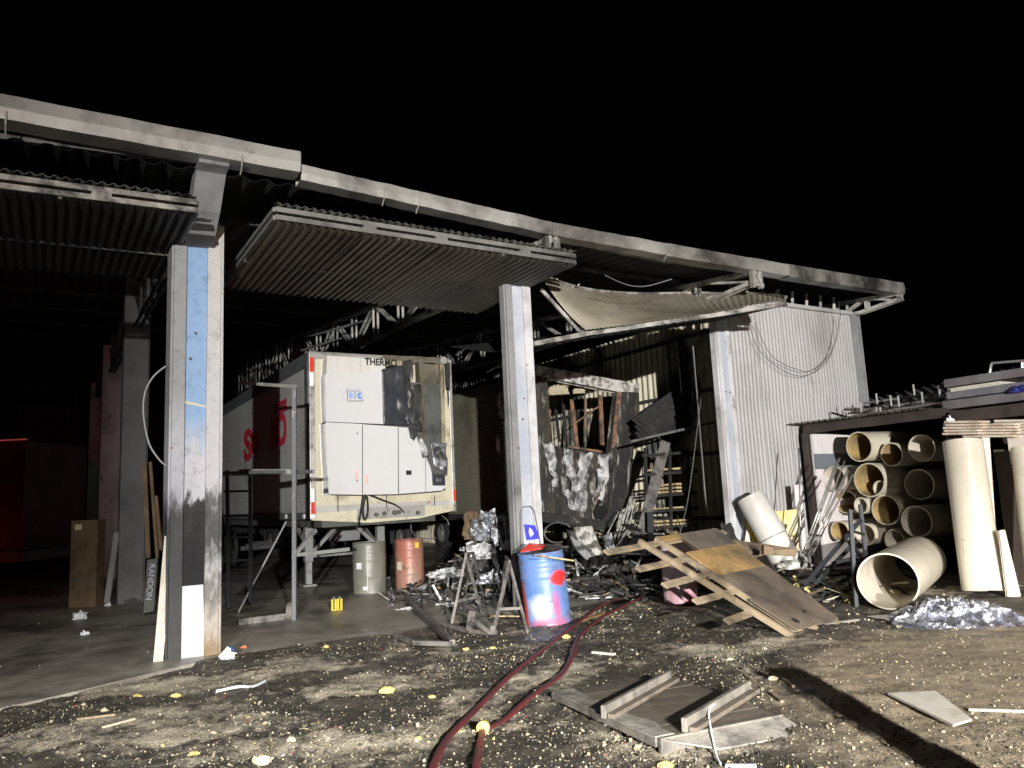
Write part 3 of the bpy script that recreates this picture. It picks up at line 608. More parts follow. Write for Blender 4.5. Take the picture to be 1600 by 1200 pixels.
# refrigeration unit on the front wall
def upan(nm,px,b,th_,m,par,bev=.02,sm=False):
    mb=MB(); P=[F(x,y,b) for x,y in px]; mb.prism(P,V*th_); return mb.build(nm,m,par,bevel=bev)
ub=3.55
unit=upan('unit_housing',[(511,590),(690,600),(696,765),(513,770)],ub+.06,.38,m_chas,t1,0)
upan('cover_panel',[(509,585),(596,581),(598,662),(511,658)],ub,.30,m_unit,unit,.012)
upan('cover_panel',[(510,660.3),(565.5,663.6),(565.5,772),(515,771)],ub,.36,m_unit,unit,.012)
upan('cover_panel',[(567.5,664),(621,667.8),(622,771),(567.5,772)],ub,.36,m_unit,unit,.012)
upan('cover_panel',[(622.5,668),(637,669),(641,686),(646,688),(650,678),(660,690),(664,710),(665,768),(624,771)],ub,.36,m_unit,unit,.008)
upan('cover_panel',[(666,716),(672,730),(676,748),(690,757),(697,760),(690,766),(666,768)],ub-.01,.36,m_unit,unit,.006)
upan('top_fairing',[(513,558),(600,563),(600,579),(575,580),(512,585)],ub+.08,.34,m_unitstr,unit,.025)
upan('top_fairing',[(600,563),(642,566),(640,572),(612,570),(603,572),(597,579)],ub+.10,.2,m_creamburn,unit,.006)
def melt(px,b,m,amp=.10,th_=.02,n=16,seed=0,nm='melted_cover'):
    """four corner patch, wrinkled"""
    c=[F(x,y,b) for x,y in px]; rows=[]
    for i in range(n+1):
        r=[]
        for j in range(n+1):
            s,t=i/n,j/n; P=(c[0]*(1-s)+c[1]*s)*(1-t)+(c[3]*(1-s)+c[2]*s)*t
            q=P*4+Vector((seed*5,0,0)); e=s*.8+.2; P=P+V*(-amp*e*(noise.noise(q)+.5*noise.noise(q*2.7)))+U*(amp*.25*e*noise.noise(q*2+Vector((9,9,9)))); r.append(P)
        rows.append(r)
    mb=MB(); mb.grid(rows); return mb.build(nm,m,unit,smooth=True,solid=th_)
melt([(597,577),(628,571),(641,665),(599,664)],ub-.01,m_blkplastic,.045,.03,18,1)
melt([(618,572),(634,580),(646,690),(637,672)],ub+.02,m_blkplastic,.08,.03,16,2)
melt([(628,565),(643,562),(652,650),(640,668)],ub+.04,m_charw,.12,.03,16,3,'charred_insulation')
melt([(640,660),(650,664),(652,680),(646,689)],ub-.02,m_char,.04,.02,8,4,'melted_drip')
melt([(646,602),(657,600),(659,675),(647,676)],ub+.05,m_char,.06,.03,12,5)
melt([(650,676),(662,686),(668,712),(660,716)],ub-.02,m_ash,.12,.01,10,7,'charred_insulation')
melt([(672,690),(697,693),(699,742),(678,728)],ub-.01,m_foil,.06,.012,10,6,'peeled_metal_skin')
upan('condenser_plate',[(659,568),(688,571),(690,695),(661,688)],ub+.22,.03,m_brownmet,unit,.004)
upan('side_channel',[(655,562),(660,562),(664,690),(659,690)],ub+.05,.2,m_brownmet,unit,.004)
upan('side_channel',[(688,564),(694,565),(696,698),(691,700)],ub+.05,.25,m_creamburn,unit,.004)
upan('top_channel',[(600,555),(700,560),(700,568),(600,563)],ub+.15,.2,m_brownmet,unit,.004)
upan('soot_stain',[(640,556),(700,560),(706,600),(700,640),(696,566),(655,562)],b0-.012,.003,m_brownmet,unit,0)
upan('hanging_strip',[(696,566),(703,567),(703,608),(698,606)],ub+.2,.03,m_char,unit,.002)
mb=MB(); P=F(693,563,ub); mb.tube([P+V*.02,P-V*.02],.07,16); mb.build('lifting_eye',m_alu,unit)
upan('control_panel',[(676,741),(694,742),(695,758),(677,758)],ub-.05,.05,m_blkplastic,unit,.008)
text('8.2','display_digits',m_greylet,F(682,752,ub-.055),U,Zv,.06,unit,.001,fit=(.09,.05))
upan('vent_slot',[(635,735),(643,735),(643,742),(635,742)],ub-.02,.02,m_blklet,unit,.0)
for x,y in((597,590),(598,625),(599,661),(558,677),(558,751)):
    mb=MB(); P=F(x,y,ub-.012); mb.tube([P,P-V*.012],.013,8); mb.build('bolt',m_bolt if x>590 else m_chas,unit)
for x,y in((556,742),(572,748)):
    upan('pink_smear',[(x,y-8),(x+2,y-6),(x+3,y+7),(x-1,y+8)],ub-.0125,.002,mat('pink_smear',(.80,.45,.42),None,rough=.5),unit,0)
for q_ in([(566,664),(567,664),(567,772),(566,772)],[(621.8,668),(622.8,668),(623,771),(622,771)],[(510,658.8),(598,662.6),(598,663.6),(510,659.8)],[(664.8,712),(665.6,714),(665.8,768),(665,768)]): upan('dark_seam_strip',q_,ub-.006,.3,m_blklet,unit,0)  # black strips added over the cover joints to stand for shaded gaps
# emblem plate
pl=upan('emblem_plate',[(542,608),(566,607),(567,627),(543,627)],ub-.006,.006,m_blklet,unit,.0)
upan('emblem_field',[(543,606.5),(546,604),(549,606.5),(552,604),(555,606.5),(558,604),(561,606.5),(564,604),(566,606),(566.3,626),(543.6,626)],ub-.009,.003,m_unit,unit,0)
upan('emblem_bar',[(545,609),(564,609),(564,612),(545,612)],ub-.012,.003,m_greylet,unit,0)
upan('emblem_bar',[(552.5,612),(557,612),(557,623.5),(552.5,623.5)],ub-.012,.003,m_greylet,unit,0)
upan('emblem_leaf',[(545,613),(549,612.5),(551.5,616),(551.5,620),(549,623.5),(545.5,623)],ub-.012,.003,m_bluelt,unit,0)
upan('emblem_leaf',[(564,612.5),(564.5,616),(560,618),(564.5,620),(564.5,624),(560,622.5),(558,618),(560,614)],ub-.012,.003,m_bluelet,unit,0)
tx=text('THERMO','unit_lettering',m_blklet,F(570,570,ub+.045),U,Zv,.15,t1,.003,fit=(.62,.13),bold=.004)
# red lettering on the side (the middle of the word is in shadow)
sd=-V
def side_text(s,x0,y0,x1,y1):   # lower left, upper right pixels on the trailer side
    P=S(x0,y0,a0-.003); Q=S(x1,y1,a0-.003); return P,Q
Pn=S(447,700,a0-.006)
def stxt(s,xa,xb,yb,hz,name='side_lettering'):
    P=S(xa,yb,a0-.014); Q=S(xb,yb,a0-.014); w_=abs((Q-P).dot(V)); return text(s,name,m_redlet,P,-V,Zv,1,t1,.002,fit=(w_,hz),bold=.04)
stxt('O',432,447,699,.66); stxt('N',424,433,703,.66); stxt('u',393,402,709,.46); stxt('S',381,393,722,.74)
Pq=S(427,645,a0-.012)
for k in range(4):
    stxt('FRIGO',427,446,645-4.6*k,.055,'small_side_lettering') if False else None
mb=MB(); P=S(427,650,a0-.010); Q=S(447.5,644,a0-.010); w_=abs((Q-P).dot(V))
for k in range(4): mb.bb(a0-.013,a0-.011,ab(Q)[1],ab(P)[1],P.z+k*.062,P.z+k*.062+.045)
mb.build('red_line_block',m_redlet,t1)
# under-gear
mb=MB(); mb.bb(a0+.3,a1-.3,b0+.3,b0+L-.5,z0-.16,z0+.04); mb.build('chassis',m_chas,t1)
for aa in(a0+.55,a1-.75):
    mb=MB(); mb.bb(aa,aa+.16,b0+2.2,b0+2.36,.5,z0-.1); mb.bb(aa+.02,aa+.14,b0+2.22,b0+2.34,.06,.5); mb.bb(aa-.06,aa+.22,b0+2.12,b0+2.46,.018,.06); mb.build('landing_leg',m_chasg,t1,bevel=.01)
mb=MB(); mb.bar(B(a0+.7,b0+2.28,.62),B(a1-.7,b0+2.28,.62),.09,.09); mb.build('cross_bar',m_chasg,t1)
for aa,s in((a0+.7,1),(a1-.7,-1)):
    mb=MB(); mb.bar(B(aa,b0+2.28,.66),B(aa+s*.6,b0+2.28,1.25),.07,.07); mb.build('leg_brace',m_chasg,t1); 
    mb=MB(); mb.bar(B(aa,b0+2.36,.7),B(aa,b0+3.6,1.28),.07,.07); mb.build('leg_brace',m_chasg,t1)
def wheel(c,ax,par,r=.5,w_=.26):
    n=28; mb=MB(); rows=[]
    for rr,o_ in((r*.58,-.5),(r*.9,-.5),(r,-.36),(r,.36),(r*.9,.5),(r*.58,.5),(r*.58,-.5)):
        rows.append([c+ax*(o_*w_)+Zv*(rr*math.sin(2*math.pi*k/n))+ax.cross(Zv)*(rr*math.cos(2*math.pi*k/n)) for k in range(n+1)])
    mb.grid(rows); o=mb.build('wheel',m_tyre,par,smooth=True,sm_angle=40)
    mb=MB(); mb.tube([c-ax*(w_*.42),c-ax*(w_*.2)],r*.575,20); mb.tube([c-ax*(w_*.52),c-ax*(w_*.40)],r*.2,12); mb.build('rim',m_rim,o)
for bb in(b0+9.3,b0+10.6,b0+11.9):
    for aa in(a0+.2,a0+.5,a1-.5,a1-.2): wheel(B(aa,bb,.52),U,t1)
    mb=MB(); mb.tube([B(a0+.2,bb,.52),B(a1-.2,bb,.52)],.07,8); mb.build('axle',m_chas,t1)
for aa in(a0+.9,a1-1.1):
    mb=MB(); mb.bar(B(aa,b0+4,z0-.1),B(aa+.6,b0+8,.75),.08,.1); mb.build('frame_member',m_chasg,t1)
mb=MB(); mb.bb(a1-.9,a1-.3,b0+4.5,b0+5.2,.75,1.2); mb.build('toolbox',m_colside,t1,bevel=.02)
# ---------------- burnt trailer
t2=thing('burnt_trailer',B(8.6,4,0),'burnt out box trailer with collapsed front wall and sooty ribbed side','trailer')
q0=7.35; zb,zt=1.12,4.35
mb=MB(); n=36; rows=[]
for k in range(n*2+1):
    z=zb+.1+(zt-zb-.15)*k/(n*2); o_=.035 if k%2 else 0; rows.append([B(q0-o_,4.0,z+.02),B(q0-o_,8,z),B(q0-o_,16.5,z)])
mb.grid(rows); mb.build('side_wall',m_trailer2,t2)
mb=MB(); mb.bb(q0-.02,q0+.06,4,17,zt-.05,zt+.05); mb.bb(q0-.02,q0+.06,4,17,zb,zb+.1); mb.build('side_rail',m_char,t2)
mb=MB(); mb.bb(q0+.05,q0+2.3,4.2,17,zb-.05,zb+.08); mb.build('floor',m_char,t2)
mb=MB(); mb.bb(q0+2.5,q0+2.56,6,17,zb,2.6); mb.build('far_side_wall',m_char,t2)
tf=4.0
def tp(nm,px,b,th_,m,bev=.01,wr=0): 
    mb=MB(); mb.prism([F(x,y,b) for x,y in px],V*th_); return mb.build(nm,m,t2,bevel=bev)
m_ashrail=mat('ash_white_rail',(.62,.60,.56),(.12,.11,.10),5,.46,.6,.75,.1,.6,30)
tp('front_top_rail',[(836,571),(998,601),(998,612),(965,611),(836,585)],tf-.1,.2,m_ashrail,.015)
tp('front_post',[(838,584),(853,586),(852,640),(847,700),(844,770),(838,815)],tf-.04,.16,m_charw,.01)
tp('front_post',[(966,605),(984,607),(970,700),(950,810),(938,818),(955,700)],tf-.03,.16,m_charw,.01)
tp('front_post_inner',[(966,606),(972,607),(962,695),(957,700)],tf-.06,.03,m_rust,.004)
tp('corner_post',[(985,607),(998,604),(998,640),(990,700),(982,770),(968,822),(948,822),(958,760),(970,690)],tf-.02,.2,m_char,.01)
tp('corner_edge',[(995,606),(999,604),(990,690),(980,770),(966,826),(962,822),(977,765),(987,690)],tf-.06,.05,m_charw,.004)
# collapsed lower front wall: wrinkled, with ash
def wr_sheet(px,b,m,nm,par,amp=.1,n=20,fr=3.0,th_=.03,seed=0):
    c=[F(x,y,b) for x,y in px]; rows=[]
    for i in range(n+1):
        r=[]
        for j in range(n+1):
            s,t=i/n,j/n; P=(c[0]*(1-s)+c[1]*s)*(1-t)+(c[3]*(1-s)+c[2]*s)*t
            q=P*fr+Vector((seed*5,seed,0)); P=P-V*(amp*(noise.noise(q)+.6*abs(noise.noise(q*2.3)))); 
            if t<.02: P=P+Zv*(.12*noise.noise(q*2))
            r.append(P)
        rows.append(r)
    mb=MB(); mb.grid(rows); return mb.build(nm,m,par,smooth=True,solid=th_)
wr_sheet([(846,690),(958,712),(945,822),(842,812)],tf,m_charw,'front_wall',t2,.14,26)
for x0,y0,x1,y1,w_ in((848,690,866,762,14),(878,700,894,770,16),(905,706,902,800,20),(935,712,930,790,17),(880,768,892,798,12)):
    wr_sheet([(x0,y0),(x0+w_,y0+2),(x1+w_*.6,y1),(x1-w_*.2,y1-2)],tf-.12,m_ash,'peeled_lining',t2,.14,10,5,.015,x0)
tp('front_sill',[(842,800),(945,815),(944,828),(842,812)],tf-.08,.2,m_char,.02)
for x0,y0,x1,y1,w_,m_ in((893,625,902,700,6,m_rust),(880,632,884,690,5,m_char),(938,618,941,695,7,m_rust),(915,622,914,690,3,m_batten),(858,640,856,690,5,m_rust),(900,660,935,635,2,m_rust),(868,640,874,690,4,m_char)):
    mb=MB(); mb.bar(F(x0,y0,tf+.5),F(x1,y1,tf+.2),w_*.014,.04,V); mb.build('charred_stud',m_,t2)
mb=MB(); mb.bar(F(888,698,tf-.13),F(940,706,tf-.13),.05,.04); mb.build('rusty_rail',m_rust,t2)
for x,y,s in((872,612,.12),(905,612,.07),(880,602,.06)):
    crumple(F(x,y,tf+.4),s*1.2,(1.6,.5,1),x,8).build('hanging_foam',m_cfoam,t2)
mb=MB(); mb.prism([F(952,735,tf-.16),F(930,790,tf-.16),F(925,800,tf-.16),F(948,738,tf-.16)],V*.02); mb.build('bent_strip',m_lumber,t2)
tp('hole_edge',[(935,780),(944,785),(950,800),(942,812),(930,808),(927,795)],tf-.14,.02,m_roof,.003)
crumple(F(782,640,3.75),.22,(.35,.3,1.6),4,12).build('peeled_skin',m_foil,t2,smooth=True)
crumple(F(778,700,3.85),.15,(.3,.3,1.5),5,12).build('peeled_skin',m_ash,t2,smooth=True)
wr_sheet([(778,590),(790,570),(790,655),(776,660)],4.0,m_char,'torn_side_corner',t2,.15,10)
for aa in(q0+.4,q0+1.9):
    mb=MB(); mb.bb(aa,aa+.16,6.2,6.36,.02,1.1); mb.build('landing_leg',m_chas,t2)
for bb in(12.5,13.8):
    for aa in(q0+.2,q0+2.2): wheel(B(aa,bb,.52),U,t2)
# jumbled roof ribs sticking up over the burnt trailer
mb=MB()
for i in range(7): mb.bar(F(760+i*3,582-i*2,5.2),F(800+i*2,560+i*2,4.6),.05,.02)
mb.build('collapsed_roof_rib',m_ashrail,t2)
# ============================================================ INSIDE OBJECTS
# steel rack frame in front of the first trailer
base=gz(460,970); rk=thing('steel_rack_frame',base,'scuffed dark steel post frame with a cantilevered shelf beside the first column','rack frame')
Yp=base.y
mb=MB(); mb.bar(base,at(460,604,Yp),.055,.055,Yv); mb.build('post',m_post,rk)
mb=MB(); mb.bar(at(376,598,Yp+.9),at(462,604,Yp),.05,.05); mb.build('top_arm',m_alu,rk)
mb=MB(); mb.bar(at(355,741,Yp+.9),at(452,737,Yp),.9,.05,Zv); mb.build('shelf',m_post,rk)
mb=MB(); mb.bar(at(374,737,Yp+.2),at(455,737,Yp-.05),.03,.07,Zv); mb.build('shelf_lip',m_alu,rk)
mb=MB(); mb.bar(at(463,867,Yp),at(545,858,Yp+.6),.05,.05); mb.build('side_rail',m_chasg,rk)
mb=MB(); mb.bar(at(463,864,Yp),at(493,828,Yp+.3),.05,.05); mb.build('brace',m_chasg,rk)
mb=MB(); mb.bar(gz(372,972,.05),gz(455,962,.05),.09,.09); mb.build('foot_beam',m_grsteel,rk)
mb=MB(); P=at(455,955,Yp+.1); mb.tube([P-Xv*.04,P+Xv*.04],.13,18); mb.build('foot_plate',m_grsteel,rk)
for i,x in enumerate((358,392)):
    mb=MB(); mb.bar(at(x,950-i*10,Yp+1.1),at(x-3+i*2,735,Yp+1.1),.05,.05); mb.build('ladder_rail',m_blksteel,rk)
for i,y in enumerate((768,806,840,876,912)):
    mb=MB(); mb.bar(at(350,y,Yp+1.1),at(394,y-1,Yp+1.1),.035,.035); mb.build('rung',m_blksteel,rk)
mb=MB(); mb.bar(gz(372,957,.02),at(447,815,Yp+1.6),.022,.022); tag(mb.build('thin_rod',m_cab),'thin pale rod leaning against the side of the white trailer','rod')
# drums
def drum(name,base,m,lab,r=.29,h=.88,lean=(0,0),group='steel drums',lidm=None,rot=0,dents=0,ribs=None):
    t=thing(name,base,lab,'drum',group); n=48; prof=[]
    ribs=ribs or (.31,.33,.62,.64)
    zz=[0,.012,.03,.05]+[.07+.81*k/40 for k in range(40)]+[h-.02,h-.005,h]
    for z in zz:
        rr=r
        for k in range(2):
            c=(.305,.60)[k]
            if abs(z-c)<.022: rr+=.010*(1-abs(z-c)/.022)
        if .66<z<.84: rr+=.004*math.sin((z-.66)/.18*6*math.pi)
        if z<.012 or z>h-.012: rr+=.008
        prof.append((rr,z))
    rows=[]
    for rr,z in prof:
        row=[]
        for k in range(n+1):
            an=2*math.pi*(k%n)/n; q=Vector((math.cos(an)*1.5,math.sin(an)*1.5,z*2+len(lab))); d=dents*(noise.noise(q)*.5+min(0,noise.noise(q*.7))*1.2) if dents else 0
            row.append(base+Vector(((rr+d)*math.cos(an),(rr+d)*math.sin(an),z)))
        rows.append(row)
    mb=MB(); mb.grid(rows); mb.build('shell',m,t,smooth=True)
    mb=MB(); P=[base+Vector(((r-.004)*math.cos(2*math.pi*k/n),(r-.004)*math.sin(2*math.pi*k/n),h-.02)) for k in range(n)]; mb.prism(P,Zv*.006); mb.tube([base+Vector((.15,.05,h-.015)),base+Vector((.15,.05,h+.0))],.03,10); mb.build('lid',lidm or m_bart,t)
    t.rotation_euler=(lean[0],lean[1],rot); return t
gb=gz(578,926); d1=drum('steel_drum',gb,m_barg,'dented grey green drum with a white label under the white trailer',.30,.90,dents=.02)
mb=MB(); P=gb+Vector((-.13,-.285,.50)); mb.box(P,(.055,.003,.055),Vector((.9,-.42,0)).normalized(),Vector((.42,.9,0)).normalized()); mb.build('label',m_label,d1)
mb=MB(); mb.box(gb+Vector((-.02,-.312,.11)),(.04,.002,.03)); mb.build('small_label',m_label,d1)
mb=MB(); mb.box(gb+Vector((.02,-.302,.44)),(.004,.003,.40)); mb.build('seam',m_label,d1)
rb=gz(641,920); d2=drum('steel_drum',rb,m_barr,'rusty red drum with a yellow smear beside the grey green drum',.265,.90)
mb=MB(); P=rb+Vector((-.15,-.235,.44)); mb.box(P,(.055,.003,.075),Vector((.85,-.52,0)).normalized(),Vector((.52,.85,0)).normalized()); mb.build('label',mat('tan_label',(.45,.40,.30),None,rough=.7),d2)
mb=MB(); P=rb+Vector((.17,-.212,.80)); mb.box(P,(.04,.003,.05),Vector((.8,.6,0)),Vector((-.6,.8,0))); mb.build('yellow_smear',m_yel,d2)
bb_=gz(858,974)+Vector((0,.08,0)); drum('steel_drum',bb_,m_barb,'bright blue drum sprayed with red and white, standing before the middle column',.29,.89,(.02,-.075),rot=0,dents=.016)
pb=gz(1064,940); drum('steel_drum',pb,m_barp,'pink and white drum propping up the slatted platform',.24,.88)
# small yellow and black cans
for (x,y,lab) in((522,956,'left black and yellow paint can on the wet floor'),(531,955,'right black and yellow paint can touching its twin on the wet floor')):
    P=gz(x,y); t=thing('paint_can',P,lab,'can','paint cans'); mb=MB(); mb.tube([P+Zv*z for z in(.02,.20)],.045,16); mb.build('tin',m_yel,t,smooth=True,sm_angle=40)
    mb=MB(); mb.tube([P+Zv*.19,P+Zv*.225],.048,16); mb.build('lid',m_blksteel,t); mb=MB(); mb.box(P+Vector((.01,-.046,.11)),(.012,.003,.08)); mb.build('stripe',m_blksteel,t)
# leaning things behind the first column
mb=corr(gz(239,1036),Vector((.9,.2,0)).normalized(),.10,(at(257,838,8.75)-gz(239,1036)).normalized(),1.35,-Yv,.05,.012); tag(mb.build('corrugated_offcut',m_sheetw,solid=.002),'narrow white ribbed offcut leaning on the first column','sheet')
for pts,r_,l in (([F(259,572,.2),F(240,588,.2),F(227,612,.25),F(224,645,.25),F(232,690,.2),F(247,716,.2),F(260,728,.2)],.010,'pale cable looping out left of the first column'),):
    mb=MB(); mb.tube(bez(pts,8),r_,8); tag(mb.build('cable',m_cab,smooth=True),l,'cable')
def plank(p,q,w_,h,m,name,lab,cat='plank',group=None,up=None):
    mb=MB(); mb.bar(p,q,w_,h,up); return tag(mb.build(name,m,bevel=.004),lab,cat,group)
Pg=12.3
plank(at(232,872,Pg),at(226,725,Pg+.3),.07,.03,m_brown,'plank','leftmost short brown plank leaning behind the first column','plank','planks behind the first column',Yv)
plank(at(246,872,Pg),at(235,722,Pg+.35),.05,.03,m_brown,'plank','tallest brown plank leaning behind the first column','plank','planks behind the first column',Yv)
plank(at(252,860,Pg),at(244,775,Pg+.25),.05,.03,m_brown,'plank','thin brown plank nearest to the first column','plank','planks behind the first column',Yv)
plank(at(167,942,14.1),at(183,832,14.4),.10,.04,m_colside,'plank','grey board leaning on the foot of the inner column','plank','planks behind the first column',Yv)
t=thing('brown_cabinet_panel',gz(127,950),'tall brown board box standing in the dark left bay','box'); P=gz(127,950)
mb=MB(); mb.box(P+Vector((0,.15,.77)),(.24,.14,.77)); mb.build('carcass',m_brown,t,bevel=.01)
mb=MB(); mb.box(P+Vector((-.1,.0,1.42)),(.06,.008,.05)); mb.build('sticker',m_yelp,t); mb=MB(); mb.box(P+Vector((0,.004,.5)),(.23,.008,.015)); mb.build('seam',m_chas,t)
t=thing('name_plate_board',gz(236,950),'grey mudflap board with vertical lettering behind the first column','board'); P=at(236,955,11.6)
mb=MB(); mb.prism([at(230,875,Pg),at(246,872,Pg),at(240,955,Pg-.3),at(224,958,Pg-.3)],Yv*.03); mb.build('board',m_chas,t)
text('RANDON','lettering',m_greylet,at(234,882,Pg-.07),(at(228,938,Pg-.29)-at(234,882,Pg-.07)).normalized(),Xv,.1,t,.002,fit=(.56,.09))
# dark litter at the inner column
for i,(x,y,r_,m_,lab) in enumerate(((124,968,.10,m_papr,'larger crumpled white paper on the floor of the left bay'),(133,993,.055,m_papr,'small upright white paper scrap on the floor of the left bay'),(168,948,.06,m_papr,'crumpled paper by the foot of the inner column'),(355,1030,.085,m_papr,'crumpled white paper at the right foot of the first column'),(360,1018,.04,m_bluebag,'small blue rag by the first column'),(381,1014,.03,m_orbag,'orange wrapper on the floor right of the first column'),(205,944,.10,m_chas,'dark rag heap at the foot of the inner column'))):
    tag(crumple(gz(x,y)+Zv*r_*.35,r_,(1,.8,.7),i+2,10,.9,2).build('crumpled_litter',m_),lab,'litter','crumpled litter on the floor')
# red truck body far left in the dark bay
Pr=gz(30,935); t=thing('red_truck',Vector((-13,17,0)),'dark red box truck parked deep in the unlit left bay','truck')
mb=MB(); mb.box(Vector((-15.0,18.2,2.15)),(4.2,1.2,1.2)); mb.build('body',m_redbody,t,bevel=.03)
mb=MB(); mb.box(Vector((-15.0,16.98,3.36)),(4.2,.015,.014)); mb.build('roof_strip',m_redstrip,t)
mb=MB(); mb.box(Vector((-15,18.2,.8)),(4.1,1.0,.12)); mb.build('chassis',m_chas,t)
for xx in(-12.2,-16.5): wheel(Vector((xx,17.2,.5)),Yv,t)
mb=MB(); mb.tube([Vector((-13.1,16.95,.75)),Vector((-13.1,17.0,.75))],.16,14); mb.build('tail_lamp',m_redlamp,t)
tl=bpy.data.lights.new('red_truck_fill','POINT'); tl.energy=7; tl.color=(1,.02,.03); tl.shadow_soft_size=.16; to=bpy.data.objects.new('red_truck_fill',tl); C.objects.link(to); to.location=(-12.6,16.2,1.0)  # added red light, gives the truck side a soft glow
# ============================================================ YARD OBJECTS
def nz(p,d=.0): return Vector((p.x,p.y,gh(p.x,p.y)+d))
# steel trestles
def trestle(pts,lab,m=m_grsteel,r=.02):
    t=thing('steel_trestle',pts[0][0],lab,'trestle','sooty steel trestles')
    for nm,(p,q) in zip(('leg','leg','leg','leg','top_bar','brace'),pts):
        mb=MB(); mb.bar(p,q,r*1.6,r*1.6); mb.build(nm,m,t)
    return t
def tres(xa,ya,xb,yb,Y,feet,lab):
    A_=at(xa,ya,Y); B_=at(xb,yb,Y+.7); f=[gz(*p) for p in feet]
    trestle([(f[0],A_),(f[1],A_),(f[2],B_),(f[3],B_),(A_+Zv*.02,B_+Zv*.02),(f[0].lerp(A_,.35),f[1].lerp(A_,.35))],lab)
tres(728,868,740,866,10.3,((705,979),(756,966),(722,948),(757,940)),'left standing sooty steel trestle between the drums')
tres(796,880,790,872,9.8,((770,992),(824,990),(782,950),(800,940)),'right standing sooty steel trestle next to the blue drum')
def bars(name,segs,m,lab,cat,group=None,w_=.05):
    t=thing(name,gz(segs[0][0],segs[0][1]),lab,cat,group)
    for s in segs:
        p=gz(s[0],s[1],s[2]); q=gz(s[3],s[4],s[5]); mb=MB(); mb.bar(p,q,s[6] if len(s)>6 else w_,s[6] if len(s)>6 else w_); mb.build('bar',m,t)
    return t
bars('fallen_frame',[(634,934,.10,707,1004,.05,.06),(617,992,.04,648,1004,.04),(648,1004,.04,706,1006,.04)],m_grsteel,'fallen bent steel frame lying in front of the rusty red drum','steel frame')
bars('collapsed_trestle',[(698,924,.35,770,982,.08,.06),(738,955,.25,733,986,.03,.06),(692,975,.03,735,986,.03),(735,986,.03,775,988,.03),(740,970,.2,762,988,.03)],m_grsteel,'collapsed steel trestle folded under the standing ones','trestle')
plank(gz(678,918,.1),gz(780,922,.12),.05,.03,m_lumber,'timber_strip','pale timber strip lying behind the steel trestles')
plank(gz(760,962,.03),gz(812,963,.03),.03,.02,m_lumber,'thin_timber_strip','thin pale strip on the ground beside the blue drum')
plank(at(838,868,9.4),at(895,876,9.9),.05,.02,m_lumber,'broken_slat','broken orange slat resting on top of the blue drum')
tag(crumple(bb_+Vector((-.0,.05,.92)),.2,(1.3,1,.25),3,10,.8).build('rim_debris',m_char),'burnt debris scattered on the lid of the blue drum','debris')
mb=MB(); mb.prism([bb_+Vector((-.32,-.18,.90)),bb_+Vector((-.05,-.24,.93)),bb_+Vector((.0,-.05,.96)),bb_+Vector((-.2,.0,.99))],Zv*.01); tag(mb.build('bent_lid_piece',m_redref),'bent red lid piece on the blue drum','lid')
# debris heaps
def heap(nm,c,rx,ry,h,m,seed,lab=None,n=46,fr=3.0,am=1.0):
    rows=[]
    for i in range(n+1):
        r=[]
        for j in range(n+1):
            s,t=i/n*2-1,j/n*2-1; d=math.sqrt(s*s+t*t); P=Vector((c.x+rx*s,c.y+ry*t,0)); q=Vector((P.x*fr,P.y*fr,seed))
            k=max(0,1-d)**.7; z=h*k*(.55+am*(.5*noise.noise(q)+.4*abs(noise.noise(q*2.7))+.25*noise.noise(q*6))); r.append(P+Zv*(c.z+z-.03))
        rows.append(r)
    mb=MB(); mb.grid(rows); o=mb.build(nm,m); o['kind']='stuff'; o['label']=lab; o['category']='rubble'; return o
def rubble(nm,lab,c,rx,ry,hz,N,mats,lmin,lmax,seed,wmin=.01,wmax=.05,flat=.35,upr=.4):
    rr=random.Random(seed); mb=MB()
    for i in range(N):
        an=rr.uniform(0,6.28); d=rr.random()**.6; P=c+Vector((rx*d*math.cos(an),ry*d*math.sin(an),rr.uniform(0,hz*(1-d*.8))))
        dr=Vector((rr.gauss(0,1),rr.gauss(0,1),rr.gauss(0,upr))).normalized(); l=rr.uniform(lmin,lmax); w_=rr.uniform(wmin,wmax)
        mb.bar(P-dr*l/2,P+dr*l/2,w_,w_*rr.uniform(.15,1)*flat*2,Vector((rr.gauss(0,1),rr.gauss(0,1),rr.gauss(0,1))).normalized(),mi=rr.randrange(len(mats)))
    o=mb.build(nm,mats); o['kind']='stuff'; o['label']=lab; o['category']='rubble'; return o
h1=B(5.5,3.2); h2=B(8.3,2.6); h3=B(9.5,2.6); h4=B(6.6,.9)
heap('charred_heap',h1,1.3,1.5,1.25,m_char,1.0,'charred debris heap between the two trailers')
heap('charred_heap',h4,1.9,1.1,.55,m_char,2.0,'low burnt debris heap behind the blue drum')
heap('charred_heap',h2,1.7,1.3,.8,m_char,3.0,'burnt debris heap under the burnt trailer front')
heap('charred_heap',h3,1.0,1.3,.7,m_char,5.0,'charred debris heap before the lumber rack')
rubble('burnt_rubble','burnt sticks and sheet scraps between the trailers',h1,1.3,1.4,1.2,420,[m_char,m_char,m_ash,m_charw,m_grsteel,m_batten],.1,.6,1)
rubble('burnt_rubble','burnt scraps on the ground behind the blue drum',h4,2.1,1.6,.5,700,[m_char,m_char,m_ash,m_charw,m_char,m_batten],.05,.45,2)
rubble('burnt_rubble','burnt scraps heaped under the burnt trailer front',h2,1.5,1.3,1.0,360,[m_char,m_charw,m_ash,m_char,m_grsteel],.08,.7,3)
rubble('burnt_rubble','burnt rods and shelf parts before the lumber rack',h3,1.0,1.3,1.0,260,[m_char,m_char,m_grsteel,m_char,m_batten],.15,1.1,4,.01,.04)
rubble('burnt_rubble','burnt scraps and foil shreds right of the red drum',B(4.6,2.6),1.5,1.6,.25,380,[m_char,m_char,m_ash,m_char,m_charw],.06,.5,8)
